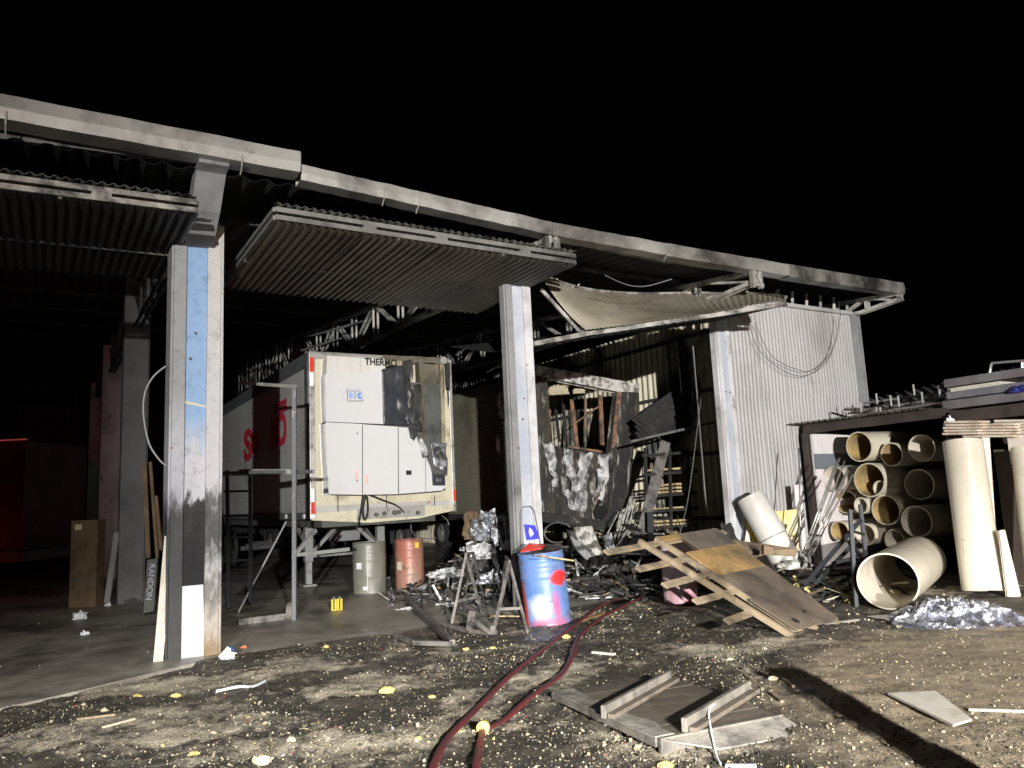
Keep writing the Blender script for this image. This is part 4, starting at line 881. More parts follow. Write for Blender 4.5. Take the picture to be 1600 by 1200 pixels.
rubble('burnt_rubble','thin wires and scraps strewn near the first trailer wheels',B(4.3,1.6),1.6,1.4,.1,160,[m_char,m_ash,m_grsteel,m_char],.04,.3,5)
for i,(x,y,Y,r_,sq,m_,lab) in enumerate(((763,830,13.9,.26,(1,.6,1.2),m_foil,'largest silver foil lump hanging between the trailers'),(785,838,13.6,.22,(.8,.6,1.4),m_foil,'silver foil lump next to the middle column'),(742,828,14.2,.25,(.9,.5,1.3),m_brown,'brown insulation slab hanging between the trailers'),(750,865,13.2,.18,(1,.6,1.0),m_ash,'pale ash lump below the foil lumps'),(698,897,12.4,.22,(1.3,.8,.4),m_ash,'pale foil scraps right of the rusty red drum'),(770,905,11.8,.20,(1,.6,.6),m_foil,'foil scrap behind the steel trestles'),(795,855,13.0,.12,(1,.6,.8),m_ash,'small ash lump against the middle column'))):
    tag(crumple(at(x,y,Y),r_,sq,i+20,16,.7,2.0).build('foil_lump',m_),lab,'insulation lump','burnt insulation lumps')
# slabs of ribbed lining below the burnt trailer
for i,(px,b,m_,lab) in enumerate((([(897,824),(925,822),(942,865),(915,872)],2.6,m_ashrail,'ribbed grey lining slab dropped below the burnt trailer'),([(892,838),(925,860),(918,876),(900,858)],2.2,m_colside,'short grey slab lying across the ribbed lining'),([(942,838),(955,832),(962,866),(950,866)],2.4,m_foil,'upright silver slab right of the ribbed lining'))):
    mb=MB(); P=[F(x,y,b) for x,y in px]; mb.prism(P,V*.04)
    for k in range(7):
        t_=(k+.5)/7; mb.bar(P[0].lerp(P[1],t_)-V*.01,P[3].lerp(P[2],t_)-V*.01,.015,.03)
    tag(mb.build('lining_slab',m_),lab,'slab','dropped lining slabs')
t=thing('slat_bundle',F(985,830,3.2),'tattered white slats hanging from the corner of the burnt trailer','slats')
for k in range(16):
    x=955+k*3.0; mb=MB(); y0=772+abs(k-8)*4+R_.uniform(-8,8); mb.bar(F(x+12,y0,3.5),F(x-4+R_.uniform(-5,5),y0+R_.uniform(35,80),3.2),.028,.008); mb.build('slat',m_ashrail,t)
# coiled hoops under the burnt trailer
for x,y,b,r_,lab in((872,832,3.2,.32,'wire hoop lying under the burnt trailer'),(672,822,6,.45,'dark round hose coil under the first trailer')):
    c=F(x,y,b); mb=MB(); mb.tube([c+U*(r_*math.cos(k*.2))+Zv*(r_*.6*math.sin(k*.2)) for k in range(26)],.014,6); tag(mb.build('hoop',m_grsteel),lab,'hoop')
# lumber rack inside the right bay
rk=thing('lumber_rack',B(10.2,3.0),'burnt shelf rack with stacked scorched boards against the side wall','rack')
for x in(1012,1050,1078): mb=MB(); mb.bar(F(x,880,2.8),F(x-4,700,2.8),.05,.05,V); mb.build('upright',m_char,rk)
for y in(712,742,776,800,826): mb=MB(); mb.bar(F(1004,y,2.75),F(1090,y-6,2.75),.06,.04,V); mb.build('rack_rail',m_char,rk)
k=0
BL_=['board on the top shelf of the burnt lumber rack','lowest of three boards on the second shelf of the lumber rack','middle of three boards on the second shelf of the lumber rack','upper of three boards on the second shelf of the lumber rack','single board on the third shelf of the lumber rack','lower board on the fourth shelf of the lumber rack','upper board on the fourth shelf of the lumber rack','lower board at the foot of the lumber rack','upper board at the foot of the lumber rack']
for (y,n,xa,xb) in((735,1,1014,1078),(770,3,1022,1080),(796,1,1010,1075),(822,2,1000,1070),(850,2,1030,1085)):
    for j in range(n):
        o=plank(F(xa+R_.uniform(-4,4),y-j*5.5,2.95),F(xb+R_.uniform(-4,0),y-4-j*5.5,2.95),.22,.045,m_lumber,'stacked_board','scorched '+BL_[k],'board','boards on the lumber rack',Zv); k+=1
for i,(p0,p1,w_) in enumerate((((1000,668),(1068,618),.5),((1000,676),(1072,640),.4),((998,684),(1070,655),.3),((1000,660),(1060,625),.25))):
    plank(F(*p0,3.2),F(*p1,3.0),w_,.03,m_char,'charred_sheet',['second charred sheet from the bottom slanting beside the side wall','widest charred sheet in the slanting stack beside the side wall','lowest charred sheet of the slanting stack beside the side wall','topmost charred sheet of the slanting stack beside the side wall'][i],'sheet','charred sheets',Vector((.3,-.7,.6)))
plank(F(1000,845,2.6),F(1040,690,2.8),.22,.04,m_grsteel,'leaning_sooty_board','long sooty board leaning diagonally in front of the lumber rack',up=Vector((0,-1,0)))
plank(F(985,690,2.5),F(1115,660,2.2),.05,.05,m_grsteel,'horizontal_pipe','sooty horizontal pipe across the right bay','pipe')
tag(crumple(F(1072,628,2.9),.2,(1,.6,.9),61,12,1.0).build('ash_lump',m_char),'burnt lump perched above the slanting charred sheets','debris')
for pts,lab,r_ in (([F(1083,540,1.2),F(1090,620,1.2),F(1098,720,1.2),F(1103,780,1.2),F(1112,815,1.2)],'frayed pale rope hanging in the right bay',.02),([F(1103,555,1.0),F(1092,650,1.0),F(1075,780,1.2),F(1060,840,1.3)],'thin wire hanging left of the third column',.006)):
    mb=MB(); mb.tube(bez(pts,6),r_,6); tag(mb.build('hanging_rope',m_wiref),lab,'rope')
for pts,lab in (([F(1168,495,-.1),F(1185,545,-.1),F(1225,580,-.1),F(1262,586,-.1),F(1295,560,-.1),F(1312,500,-.2),F(1310,470,-.4)],'longer dark wire loop sagging over the corrugated wall'),([F(1180,505,-.08),F(1205,555,-.08),F(1245,577,-.08),F(1272,577,-.08),F(1300,548,-.1),F(1313,495,-.2)],'shorter dark wire loop sagging over the corrugated wall')):
    mb=MB(); mb.tube(bez(pts,8),.006,6); tag(mb.build('wire_loop',m_wire),lab,'wire','wire loops')
mb=MB(); mb.tube(bez([F(945,430,-.9),F(980,445,-.7),F(1010,447,-.7),F(1050,436,-.9)],8),.008,6); tag(mb.build('wire_loop',m_wiref),'thin wire sagging above the buckled door','wire')
# foreground of right bay: small panels
plank(F(1052,830,2.0),F(1060,862,1.4),.16,.02,m_lumber,'short_pale_board','short pale board tilted behind the slatted platform')
plank(F(1018,870,2.2),F(1016,800,2.4),.12,.05,m_blksteel,'upright_blue_grey_bar','upright dark blue grey bar behind the slatted platform','bar')
wr=wr_sheet([(1118,822),(1140,815),(1160,850),(1132,850)],-.25,m_char,'burnt_scrap_sheet',shed,.15,12) ; wr.parent=None; wr.location=Vector(WO[shed.name]); tag(wr,'crumpled burnt scrap sheet at the foot of the third column','scrap')
# ---------------- slatted platform propped on the pink drum
c_fl=gz(1232,992,.02); c_fr=gz(1306,972,.02); c_bl=gz(1000,848,.98); c_br=gz(1118,830,1.0)
pf=thing('slatted_platform',c_fl,'large burnt plywood and batten platform propped on the pink drum','platform')
def pq(s,t,h=0):   # s along length from low end 0 to high end 1; t across 0 left 1 right
    P=(c_fl*(1-s)+c_bl*s)*(1-t)+(c_fr*(1-s)+c_br*s)*t
    return P+NP*h
NP=Vector((0,0,1)); NP=((c_bl-c_fl).cross(c_fr-c_fl)).normalized(); NP=NP if NP.z>0 else -NP
def slab(s0,s1,t0,t1,h,th_,m,nm):
    mb=MB(); P=[pq(s0,t0,h),pq(s1,t0,h),pq(s1,t1,h),pq(s0,t1,h)]
    n=8; rows=[]
    mb.prism(P,NP*th_); return mb.build(nm,m,pf,bevel=.003)
slab(.0,.30,.14,1.03,.03,.018,m_plyd,'plywood_sheet'); slab(.301,.54,.20,1.0,.032,.018,m_plyd,'plywood_sheet'); slab(.54,.80,.24,.98,.036,.018,m_orange,'plywood_sheet')
slab(.805,1.0,.45,1.0,.03,.018,m_plyd,'plywood_sheet')
for t_ in(.0,.20,.5,.97):
    mb=MB(); mb.bar(pq(-.02,t_,.01),pq(1.01,t_,.01),.05,.06,NP); mb.build('long_batten',m_batten,pf)
for s_,t0,t1 in((.22,-.42,.1),(.42,-.38,.98),(.60,-.40,.2),(.78,-.38,.95),(.98,-.40,1.15),(.70,.9,1.5)):
    mb=MB(); mb.bar(pq(s_,t0,-.035),pq(s_+.02,t1,-.035),.085,.03,NP); mb.build('cross_batten',m_batten,pf,bevel=.003)
mb=MB(); mb.bar(pq(.99,.2,.02),pq(.99,.9,.02),.08,.03,NP); mb.build('cross_batten',m_orange,pf)
mb=MB(); mb.prism([pq(.86,1.0,.02),pq(.62,1.75,.06),pq(.60,1.72,-.02),pq(.72,1.0,.0)],NP*.02); mb.build('splintered_sheet',m_ply,pf)
for s_,t_ in((.06,.3),(.1,.62)):
    mb=MB(); P=pq(s_,t_,.05); mb.tube([P,P+NP*.003],.045,10); mb.build('dark_knot_hole',m_roof,pf)
# planks lying behind and right of it
for (x0,y0,z0_,x1,y1,z1_,w_,m_,lab) in((1180,880,.15,1300,898,.08,.14,m_batten,'weathered plank lying right behind the platform'),(1230,930,.05,1290,905,.12,.10,m_batten,'short plank beside the low end of the platform'),(1290,940,.03,1335,905,.05,.07,m_greyw,'grey slat lying near the black steel frame'),(1290,975,.02,1340,968,.02,.06,m_greyw,'flat slat on the ground near the big pipe'),(1270,885,.05,1300,870,.4,.03,m_yelp,'pale yellow strip by the black steel frame')):
    plank(gz(x0,y0,z0_),gz(x1,y1,z1_),w_,.025,m_,'loose_plank',lab,'plank','loose planks')
# ---------------- white leaning pipe and panels by the wall
def pipe_thing(nm,p,q,r,mo,mi_,lab,group=None,seam=None,th_=.018,wob=0,r2=None):
    t=thing(nm,p,lab,'pipe',group); mb=MB(); mb.pipe(p,q,r,th_,40,r2=r2,wob=wob); mb.build('pipe_wall',[mo,mi_],t,smooth=True,sm_angle=50)
    if seam:
        c=p.lerp(q,seam); mb=MB(); a,tt=basis(q-p); mb.pipe(c,c+(q-p).normalized()*.012,r+.003,.01,40); mb.build('joint_ring',[m_chas,m_chas],t)
    return t
p=at(1233,884,12.6); q=at(1172,776,12.9); pipe_thing('white_pipe',p,q,.235,m_pvcw,m_pinw,'white pipe leaning steeply in front of the corrugated wall',seam=.40)
tag(crumple(at(1243,884,12.2),.17,(1.5,1,.5),8,14,.5).build('plastic_wrap',m_pvcw,smooth=True),'crumpled white wrap at the foot of the white leaning pipe','wrap')
def panel(nm,px,Y,th_,m,lab,cat='panel',Y2=None,group=None,bev=.003):
    mb=MB(); Y2=Y2 or Y; n=len(px); P=[at(x,y,Y if y>sum(c[1] for c in px)/n else Y2) for x,y in px]; mb.prism(P,Yv*th_); return tag(mb.build(nm,m,bevel=bev),lab,cat,group)
panel('yellow_panel',[(1208,800),(1245,796),(1250,885),(1222,885)],13.4,.03,m_yelp,'pale yellow board leaning behind the white pipe','board')
panel('yellow_panel',[(1168,818),(1175,812),(1192,868),(1185,870)],13.2,.03,m_yel,'narrow yellow board left of the white pipe','board')
panel('white_strip',[(1160,870),(1168,822),(1176,870)],13.1,.03,m_sheetw,'white triangular offcut against the third column','board')
panel('white_strip',[(1241,758),(1252,757),(1262,880),(1250,882)],13.6,.04,m_contw,'upright white strip left of the pipe container','strip')
panel('brown_block',[(1194,852),(1208,856),(1208,868),(1194,866)],9.9,.1,m_brown,'small brown cardboard block on the platform','block')
# ---------------- container with pipes
ct=thing('pipe_container',B(10.25,-1.5),'open dark steel container stacked with cream pipes beside the corrugated wall','container')
ca=10.2; P=S(1260,666,ca); cb1=ab(P)[1]; ctop=P.z; P2=S(1476,650,ca); cb0=ab(P2)[1]; ctop2=P2.z
LEN=5.2
mb=MB(); mb.bb(ca,ca+LEN,cb1-.0,cb1+.04,0,ctop); mb.build('wall',m_cont,ct)
mb=MB(); mb.bb(ca,ca+LEN,cb0-.04,cb0,0,ctop); mb.build('wall',m_cont,ct)
mb=MB(); mb.bb(ca+LEN,ca+LEN+.04,cb0,cb1,0,ctop); mb.build('back_wall',m_cont,ct)
mb=MB(); mb.bb(ca-.02,ca+LEN,cb0-.04,cb1+.04,ctop-.002,ctop+.03); mb.bb(ca-.06,ca+.06,cb0-.04,cb1+.04,ctop-.13,ctop-.004); mb.build('roof',m_cont,ct)
for bb in(cb1-.0,cb0-.09): mb=MB(); mb.bb(ca-.05,ca+.05,bb,bb+.09,0,ctop-.13); mb.build('door_post',m_cont,ct)
mb=MB(); mb.bb(ca,ca+LEN,cb0,cb1,.02,.08); mb.build('floor',m_cont,ct)
mb=MB(); mb.bb(ca+.06,ca+LEN-.1,cb1-.06,cb1-.01,.1,ctop-.15); mb.build('white_lining',m_contw,ct)
mb=MB(); zz=S(1262,722,ca).z; mb.bb(ca+.05,ca+LEN-.1,cb1-.075,cb1-.062,zz-.14,zz+.14); mb.build('grey_band',m_band,ct)
corr(B(ca-.25,cb1+.3,ctop+.05),-V,2.6,U,3.5,Zv,.12,.018).build('roof_sheet',m_galvd,ct,solid=.003)
SP=[(1342,698,.30,1),(1393,710,.235,1),(1358,750,.335,1),(1322,784,.255,1),(1384,797,.30,1),(1312,830,.21,1),(1352,835,.22,0),(1303,748,.27,0),(1440,700,.26,0),(1436,757,.30,0),(1432,815,.30,0),(1398,845,.22,0),(1345,790,.16,0)]
for i,(x,y,r_,am) in enumerate(SP):
    lb=['topmost amber lined pipe in the container stack','second pipe in the top row of the container stack','widest pipe in the middle of the container stack with a smaller pipe inside','amber lined pipe left of centre in the container stack','pipe at the shadow edge in the container stack','lowest left amber lined pipe in the container stack','lowest middle pipe in the container stack','upper left pipe lying against the white lining','shaded pipe at the top right of the container stack','shaded pipe at middle right of the container stack','shaded pipe at lower right of the container stack','shaded lowest pipe right of centre in the container stack','small pipe wedged in the middle of the container stack'][i]
    off=.25+.12*math.sin(i*2.3); off+=R_.uniform(-.1,.25); p=S(x,y,ca+off); q=B(ca+off+4.3,ab(p)[1]+R_.uniform(-.12,.12),p.z+R_.uniform(-.08,.08))
    pipe_thing('stacked_pipe',p,q,r_*.86,m_pvc,m_pin if am else m_pinw,lb,'pipes stacked in the container',wob=R_.uniform(-.04,.04))
p=S(1375,763,ca+.2); pipe_thing('inner_pipe',p,B(ca+4,ab(p)[1],p.z),.13,m_pvc,m_pinw,'small pale pipe pushed inside the widest stacked pipe','pipes stacked in the container')
# big pipe on the ground
p=at(1388,917,9.75); q=at(1436,868,11.9); p.z=.355; q.z=.37; pipe_thing('big_pipe',p,q,.35,m_pvc,m_pinw,'big cream pipe lying on the ground with its open end towards the yard',th_=.02,wob=.02)
# second container
c2_=thing('panel_container',B(10.3,-4),'dark open container holding beige panels at the right edge','container')
e1=cb0-.15; e0=e1-2.7; et=S(1480,648,10.15).z
mb=MB(); mb.bb(10.1,15.3,e1-.05,e1,0,et); mb.build('wall',m_cont,c2_)
mb=MB(); mb.bb(10.1,15.3,e0,e0+.05,0,et); mb.build('wall',m_cont,c2_)
mb=MB(); mb.bb(10.08,15.3,e0,e1,et,et+.04); mb.bb(10.02,10.14,e0,e1,et-.14,et-.004); mb.build('roof',m_cont,c2_)
mb=MB(); mb.bb(15.3,15.34,e0,e1,0,et); mb.build('back_wall',m_cont,c2_)
mb=MB(); mb.bb(10.2,10.3,e0+.1,e1-.5,.05,1.95); tag(mb.build('brown_board',m_brownp),'dark brown board standing in the mouth of the second container','board')
mb=MB(); mb.prism([S(1545,690,10.08),S(1640,688,10.08),S(1640,735,10.08),S(1562,716,10.08)],U*.03) if False else mb.bb(10.12,10.16,e0+.1,e1-.75,1.72,2.14); tag(mb.build('beige_panel',m_beige,bevel=.003),'beige board across the top of the second container','board')
# paper bundles on top inside
for i,(x0,x1,y,m_,lab) in enumerate(((1488,1545,672,m_paper,'thick beige paper bundle at the left mouth of the second container'),(1520,1600,676,m_paper,'flat beige bundle lying behind the thick one'),(1565,1640,670,m_beige,'pale bundle at the right edge of the picture'))):
    t=thing('paper_bundle',S(x0,y,10.1),lab,'bundle','bundles in the second container')
    for k in range(5):
        mb=MB(); a_=S(x0+R_.uniform(-3,3),y+6-k*4.5,10.05+.1*i); b_=S(x1+R_.uniform(-4,4),y+5-k*4.5,10.05+.1*i); mb.bar(a_,b_,.5,.035,Zv); mb.build('layer',m_,t,bevel=.01)
tag(crumple(S(1484,668,9.95),.12,(.6,.6,1.2),33,10,.8).build('white_rag',m_papr),'white plastic rag at the corner of the second container','rag')
# leaning pipe, board, sheets in front
p=gz(1531,925); p=Vector((6.22,10.72,.05)); q=at(1504,690,11.0)
pipe_thing('upright_pipe',p,q,.255,m_pvc,m_pinw,'thick cream pipe standing upright and leaning on the second container')
panel('narrow_board',[(1535,684),(1546,684),(1562,922),(1551,925)],11.0,.05,m_greyw if False else m_beige,'tall narrow board right of the upright pipe','board')
panel('dark_strip',[(1527,686),(1535,684),(1551,922),(1543,925)],11.06,.03,m_cont,'dark strip between the upright pipe and the narrow board','strip')
panel('white_board',[(1562,830),(1570,828),(1597,940),(1576,942)],10.4,.04,m_pvc,'slanting cream board at the lower right edge','board')
p=at(1625,900,10.4); q=at(1600,700,10.6); pipe_thing('edge_pipe',q,p,.16,m_pvc,m_pinw,'cream pipe cut by the right edge of the picture')
# rods leaning on the container
for i,(x0,y0,x1,y1,r_) in enumerate(((1257,868,1312,716,.016),(1260,870,1325,735,.022),(1264,866,1333,742,.016),(1262,872,1320,720,.012),(1255,862,1308,718,.012),(1268,868,1300,800,.02),(1252,880,1248,700,.012))):
    p=at(x0,y0,12.3); q=at(x1,y1,12.6 if i<6 else 12.9); mb=MB(); mb.tube([p,q],r_,8); tag(mb.build('steel_rod',m_rod if i!=5 else m_grsteel,smooth=True),['leftmost bright steel rod leaning on the pipe container','thickest bright steel rod leaning on the pipe container','bright steel rod reaching farthest right on the pipe container','thin steel rod between the thicker ones on the pipe container','bright steel rod leaning flattest to the left of its bundle','short sooty rod at the foot of the rod bundle','upright thin rod standing left of the rod bundle'][i],'rod','steel rods by the container')
# black steel frame (upturned trestle)
t=thing('black_steel_frame',gz(1340,952),'upturned black steel frame between the platform and the big pipe','steel frame')
for nm,(x0,y0,Y0,x1,y1,Y1,w_) in (('leg',(1338,952,10.1,1328,796,10.15,.045)),('leg',(1356,900,10.9,1344,788,10.9,.045)),('diagonal',(1258,914,10.9,1345,812,10.3,.05)),('diagonal',(1274,912,11.2,1338,845,10.8,.05)),('cross_bar',(1330,850,10.2,1354,880,10.8,.04)),('cross_bar',(1332,830,10.2,1350,835,10.8,.03)),('foot',(1300,880,10.9,1352,868,10.9,.04))):
    mb=MB(); mb.bar(at(x0,y0,Y0),at(x1,y1,Y1),w_,w_); mb.build(nm,m_blksteel,t)
rubble('frame_litter','slats and scraps under the black steel frame',Vector((4.6,11.3,0)),.9,.8,.45,110,[m_greyw,m_batten,m_blksteel,m_yelp,m_char],.1,.6,9)
# plastic film heap
rows=[]; n=60; c=gz(1500,972)
for i in range(n+1):
    r=[]
    for j in range(n+1):
        s,t_=i/n*2-1,j/n*2-1; d=math.sqrt(s*s+t_*t_); P=Vector((c.x+.72*s,c.y+.1+.5*t_,0)); q=P*5.5; k=max(0,1-d)**.6
        fl=1-abs(noise.noise(q*1.1))*2.2; f2=1-abs(noise.noise(q*2.9))*2.2; r.append(P+Zv*(.015+k*(.05+.17*fl+.09*f2+.10*noise.noise(q*.6)))+Vector((noise.noise(q*1.7),noise.noise(q*1.7+Vector((5,5,5))),0))*.11)
    rows.append(r)
mb=MB(); mb.grid(rows); tag(mb.build('plastic_film',m_film),'heap of crumpled clear plastic film on the ground by the upright pipe','plastic film')
rows2=[[p*1 + Vector((.04*noise.noise(p*6),.05,-.05+.05*noise.noise(p*9))) for p in r] for r in rows]
mb=MB(); mb.grid(rows2); tag(mb.build('plastic_film',m_film),'lower crumpled layer of the clear plastic film heap','plastic film')
# ---------------- things on top of the containers
for i,(x0,x1,y,h,b,m_,lab) in enumerate(((1478,1640,634,.14,.9,m_purple,'lowest faded grey board stacked on the second container'),(1484,1640,619,.12,.8,mat('blue_grey_board',(.12,.12,.145),(.16,.155,.155),3,.45,.6,.7,0,.2,25),'blue grey board stacked on the second container'),(1490,1570,610,.07,.7,m_sheetw,'thin cream board stacked on the second container'),(1480,1640,600,.13,.9,m_purple,'faded purple board on top of the stack'))):
    p=S(x0,y,10.3); qd=S(x1,y,10.3); mb=MB(); e=ab(p)[1]; f=ab(qd)[1]; mb.bb(10.2,12.2,min(e,f),max(e,f),p.z-h/2+.002,p.z+h/2-.002); tag(mb.build('stacked_board_sheet',m_,bevel=.01),lab,'board','boards on the second container')
tag(crumple(S(1594,610,10.2),.13,(1,1.2,.5),44,10,.6).build('blue_tarp',m_bluetarp),'bright blue tarp fold on the boards at the right edge','tarp')
fr_=[(1332,650,1480,628),(1345,642,1475,622),(1362,655,1440,640),(1320,638,1400,640),(1350,630,1482,612),(1325,646,1460,640),(1380,634,1478,634),(1340,648,1470,618),(1330,643,1420,626),(1400,648,1478,622)]
t=thing('bed_frame_pile',S(1400,640,10.5),'pile of thin dark metal bed frames on top of the pipe container','metal frames')
for i,(x0,y0,x1,y1) in enumerate(fr_):
    mb=MB(); mb.bar(S(x0,y0,10.3+.2*i),S(x1,y1,10.5+.2*i),.035,.035); mb.build('frame_bar',m_grsteel,t)
for i,(x,y) in enumerate(((1345,637),(1376,646),(1392,627),(1404,628),(1428,610),(1441,622),(1468,612),(1482,607),(1370,624),(1370,645))):
    mb=MB(); P=S(x,y,10.35); mb.bar(P-Zv*.08,P+Zv*.10,.022,.022,Yv); mb.build('bright_stub',m_rod,t)
t=thing('tube_guard',S(1575,575,10.6),'bent steel tube guard standing on the boards at the right edge','tube frame')
mb=MB(); mb.tube(bez([S(1546,588,10.6),S(1549,570,10.6),S(1556,567,10.6),S(1595,564,10.6),S(1640,560,10.6)],6),.02,8); mb.build('tube',m_rod,t); mb=MB(); mb.tube([S(1597,590,10.6),S(1597,566,10.6)],.02,8); mb.build('tube',m_rod,t)
# distant shed roof behind the containers
t=thing('low_shed',B(15,3,0),'low shed roof of grey corrugated sheet behind the containers','building')
P0=at(1352,622,17.0); P1=at(1560,576,15.0); 
X=(P1-P0); lx=X.length; X.normalize(); Yd=Vector((.35,1,.28)).normalized(); P0=P0-Yd*0-Zv*.3
corr(P0,X,lx+2,Yd,1.4,Zv,.2,.03).build('roof_sheet',m_galvd,t,solid=.003)
mb=MB(); mb.bar(P0-Zv*.06,P0-Zv*.06+X*(lx+2),.06,.08); mb.build('eave_beam',m_trussd,t)
mb=MB(); mb.prism([Vector((P0.x,P0.y+.3,0)),Vector((P0.x,P0.y+.3,P0.z)),P0+X*(lx+2)+Yv*.3,Vector(((P0+X*(lx+2)).x,(P0+X*(lx+2)).y+.3,0))],Yv*.1); mb.build('wall',m_back,t)
mb=MB(); mb.tube([Vector((2.45,2.75,0)),Vector((2.45,2.75,.6)),Vector((2.45,2.75,1.12))],[.13,.12,.15],12); tag(mb.build('shadow_post',m_greyw,smooth=True,sm_angle=40),'stout grey post added out of view to cast a shadow over the yard','post')  # unseen post, put here for the soft shadow across the sand
# ---------------- hose
def hosepts(L,z=.035): return [nz(gz(x,y),z) for x,y in L]
t=thing('fire_hose',gz(850,1050),'long dark red fire hose doubled back across the wet yard with a yellow coupling','hose')
pA=hosepts([(672,1215),(700,1165),(745,1115),(800,1062),(850,1020),(900,980),(940,950),(975,937),(998,934),(1000,942),(975,952),(935,972),(905,1000),(896,1030),(878,1062),(830,1100),(790,1128),(757,1150)])
pA[9]+=Zv*.02
mb=MB(); mb.tube(bez(pA,10),.028,12,flat=.5); mb.build('hose_line',m_hose,t,smooth=True)
mb=MB(); mb.tube(bez(hosepts([(754,1152),(748,1175),(745,1200),(742,1230)]),8),.025,12,flat=.6); mb.build('hose_line',m_hose,t,smooth=True)
c=nz(gz(756,1150),.05); dd=(gz(757,1150)-gz(754,1156)).normalized(); mb=MB(); mb.tube([c-dd*.03,c-dd*.028,c+dd*.01],[.028,.044,.044],20); mb.build('coupling',m_lime,t,smooth=True,sm_angle=40)
mb=MB(); mb.tube([c+dd*.008,c+dd*.045],[.038,.032],20); mb.build('coupling_ring',m_ivory,t)
# ---------------- burnt wooden panel in the foreground
W0=gz(868,1082,.06); W1=gz(1040,1054,.05); W2=gz(1212,1116,.05); W3=gz(1030,1153,.08)
t=thing('boarded_hatch',W3,'grey wooden hatch with two raised battens lying in the foreground','hatch')
NB=((W1-W0).cross(W3-W0)).normalized(); NB=NB if NB.z>0 else -NB
def wq(s,t_,h=0): return (W3*(1-s)+W2*s)*(1-t_)+(W0*(1-s)+W1*s)*t_+NB*h
W_n=7
for k in range(W_n):   # boards run from front-left edge to the back
    t0,t1=k/W_n,(k+1)/W_n-.012; ex=R_.uniform(-.02,.02)
    mb=MB(); h=R_.uniform(-.004,.006); P=[wq(.015+ex*.3,t0,h),wq(1.0+ex,t0,h),wq(1.0+ex-.01,t1,h),wq(.01+ex*.3,t1,h)]; mb.prism(P,NB*-.022); mb.build('board',m_door,t,bevel=.003)
b0_=gz(944,1104,.17); b1_=gz(1048,1050,.15)
for (pa,pb) in(((942,1108),(1046,1052)),((1068,1128),(1170,1068))):
    mb=MB(); P=gz(*pa,.15); Q=gz(*pb,.13); mb.bar(P-Zv*.02,Q-Zv*.02,.035,.085,Zv); mb.build('batten',m_greyw,t,bevel=.004)
    mb=MB(); mb.bar(P+Vector((.05,-.02,-.045)),Q+Vector((.05,-.02,-.045)),.05,.03,Zv); mb.build('batten_foot',m_door,t,bevel=.003)
rows=[]
for i in range(25):
    s=i/24; A_=wq(-.03,1-s,.006); q=A_*6; rows.append([A_+Zv*(.01*noise.noise(q)),wq(.06+.05*noise.noise(q),1-s,.008),wq(.14+.06*noise.noise(q*.7),1-s,.005)])
mb=MB(); mb.grid(rows); mb.build('ash_rim',m_edge,t,solid=.01)
mb=MB(); mb.prism([wq(-.035,1,0),wq(-.035,0,0),wq(-.035,0,-.05),wq(-.035,1,-.04)],U*.03); mb.build('edge_board',m_greyw,t)
mb=MB(); q0_=wq(-.02,-.02,-.01); q1_=wq(1.0,-.03,-.01); mb.bar(q0_-Zv*.03,q1_-Zv*.03,.03,.10,Zv); mb.build('edge_board',m_greyw,t,bevel=.004)
mb=MB(); q0_=wq(.3,-.12,-.06); mb.prism([wq(.0,-.03,0),wq(1.02,-.03,0),wq(1.05,-.12,-.04),wq(.85,-.2,-.05),wq(.3,-.16,-.05)],NB*-.01); mb.build('splintered_apron',m_edge,t)
mb=MB(); mb.tube(bez([nz(gz(1118,1138),.14),nz(gz(1110,1148),.12),nz(gz(1118,1180),.03),nz(gz(1126,1193),.02)],6),.006,6); tag(mb.build('pale_wire',m_papr),'bent pale wire hanging off the wooden hatch','wire')
# pale sheet, strips, sticks
mb=MB(); P=[nz(gz(x,y),.02) for x,y in((1388,1091),(1462,1088),(1519,1128),(1490,1136))]; mb.prism(P,Zv*.012); tag(mb.build('pale_board_piece',m_sheetw,bevel=.003),'flat pale board piece on the sandy ground at right','board')
def gstick(x0,y0,x1,y1,w_,h,m,nm,lab,group='sticks and strips on the ground'):
    mb=MB(); p=nz(gz(x0,y0),h*.6); q=nz(gz(x1,y1),h*.6); mb.bar(p,q,w_,h,Zv); tag(mb.build(nm,m,bevel=min(w_,h)*.2),lab,'stick',group)
gstick(1513,1111,1610,1113,.03,.015,m_sheetw,'pale_strip','long pale strip at the right edge of the yard')
gstick(926,1023,961,1026,.05,.02,m_sheetw,'pale_strip','short white strip lying between the hose and the hatch')
gstick(1165,1055,1192,1075,.035,.02,m_batten,'stick','brown stick just behind the wooden hatch')
gstick(1205,1082,1222,1096,.03,.02,m_batten,'stick','split stick right of the wooden hatch')
gstick(1222,1060,1240,1072,.03,.02,m_batten,'stick','short stick farthest right of the hatch')
gstick(1133,1195,1182,1199,.03,.02,m_papr,'pale_strip','white strip at the bottom edge right of the hatch')
gstick(120,1128,180,1120,.025,.015,m_batten,'stick','pale stick at the left of the yard')
gstick(160,1142,210,1128,.03,.015,m_cfoam,'stick','cream stick left of the sandy patch')
mb=MB(); mb.tube(bez([nz(gz(x,y),.015) for x,y in((338,1083),(372,1080),(395,1073),(414,1062))],6),.012,8); tag(mb.build('bent_tube',m_papr),'bent pale tube on the ground right of the first column','tube')
gstick(560,962,590,965,.06,.03,m_cfoam,'stick','cream block on the wet floor before the grey drum')
gstick(495,965,513,966,.06,.02,m_cfoam,'stick','cream strip on the wet floor by the paint cans')
gstick(905,970,945,958,.06,.02,m_orange,'stick','orange slat under the fire hose')
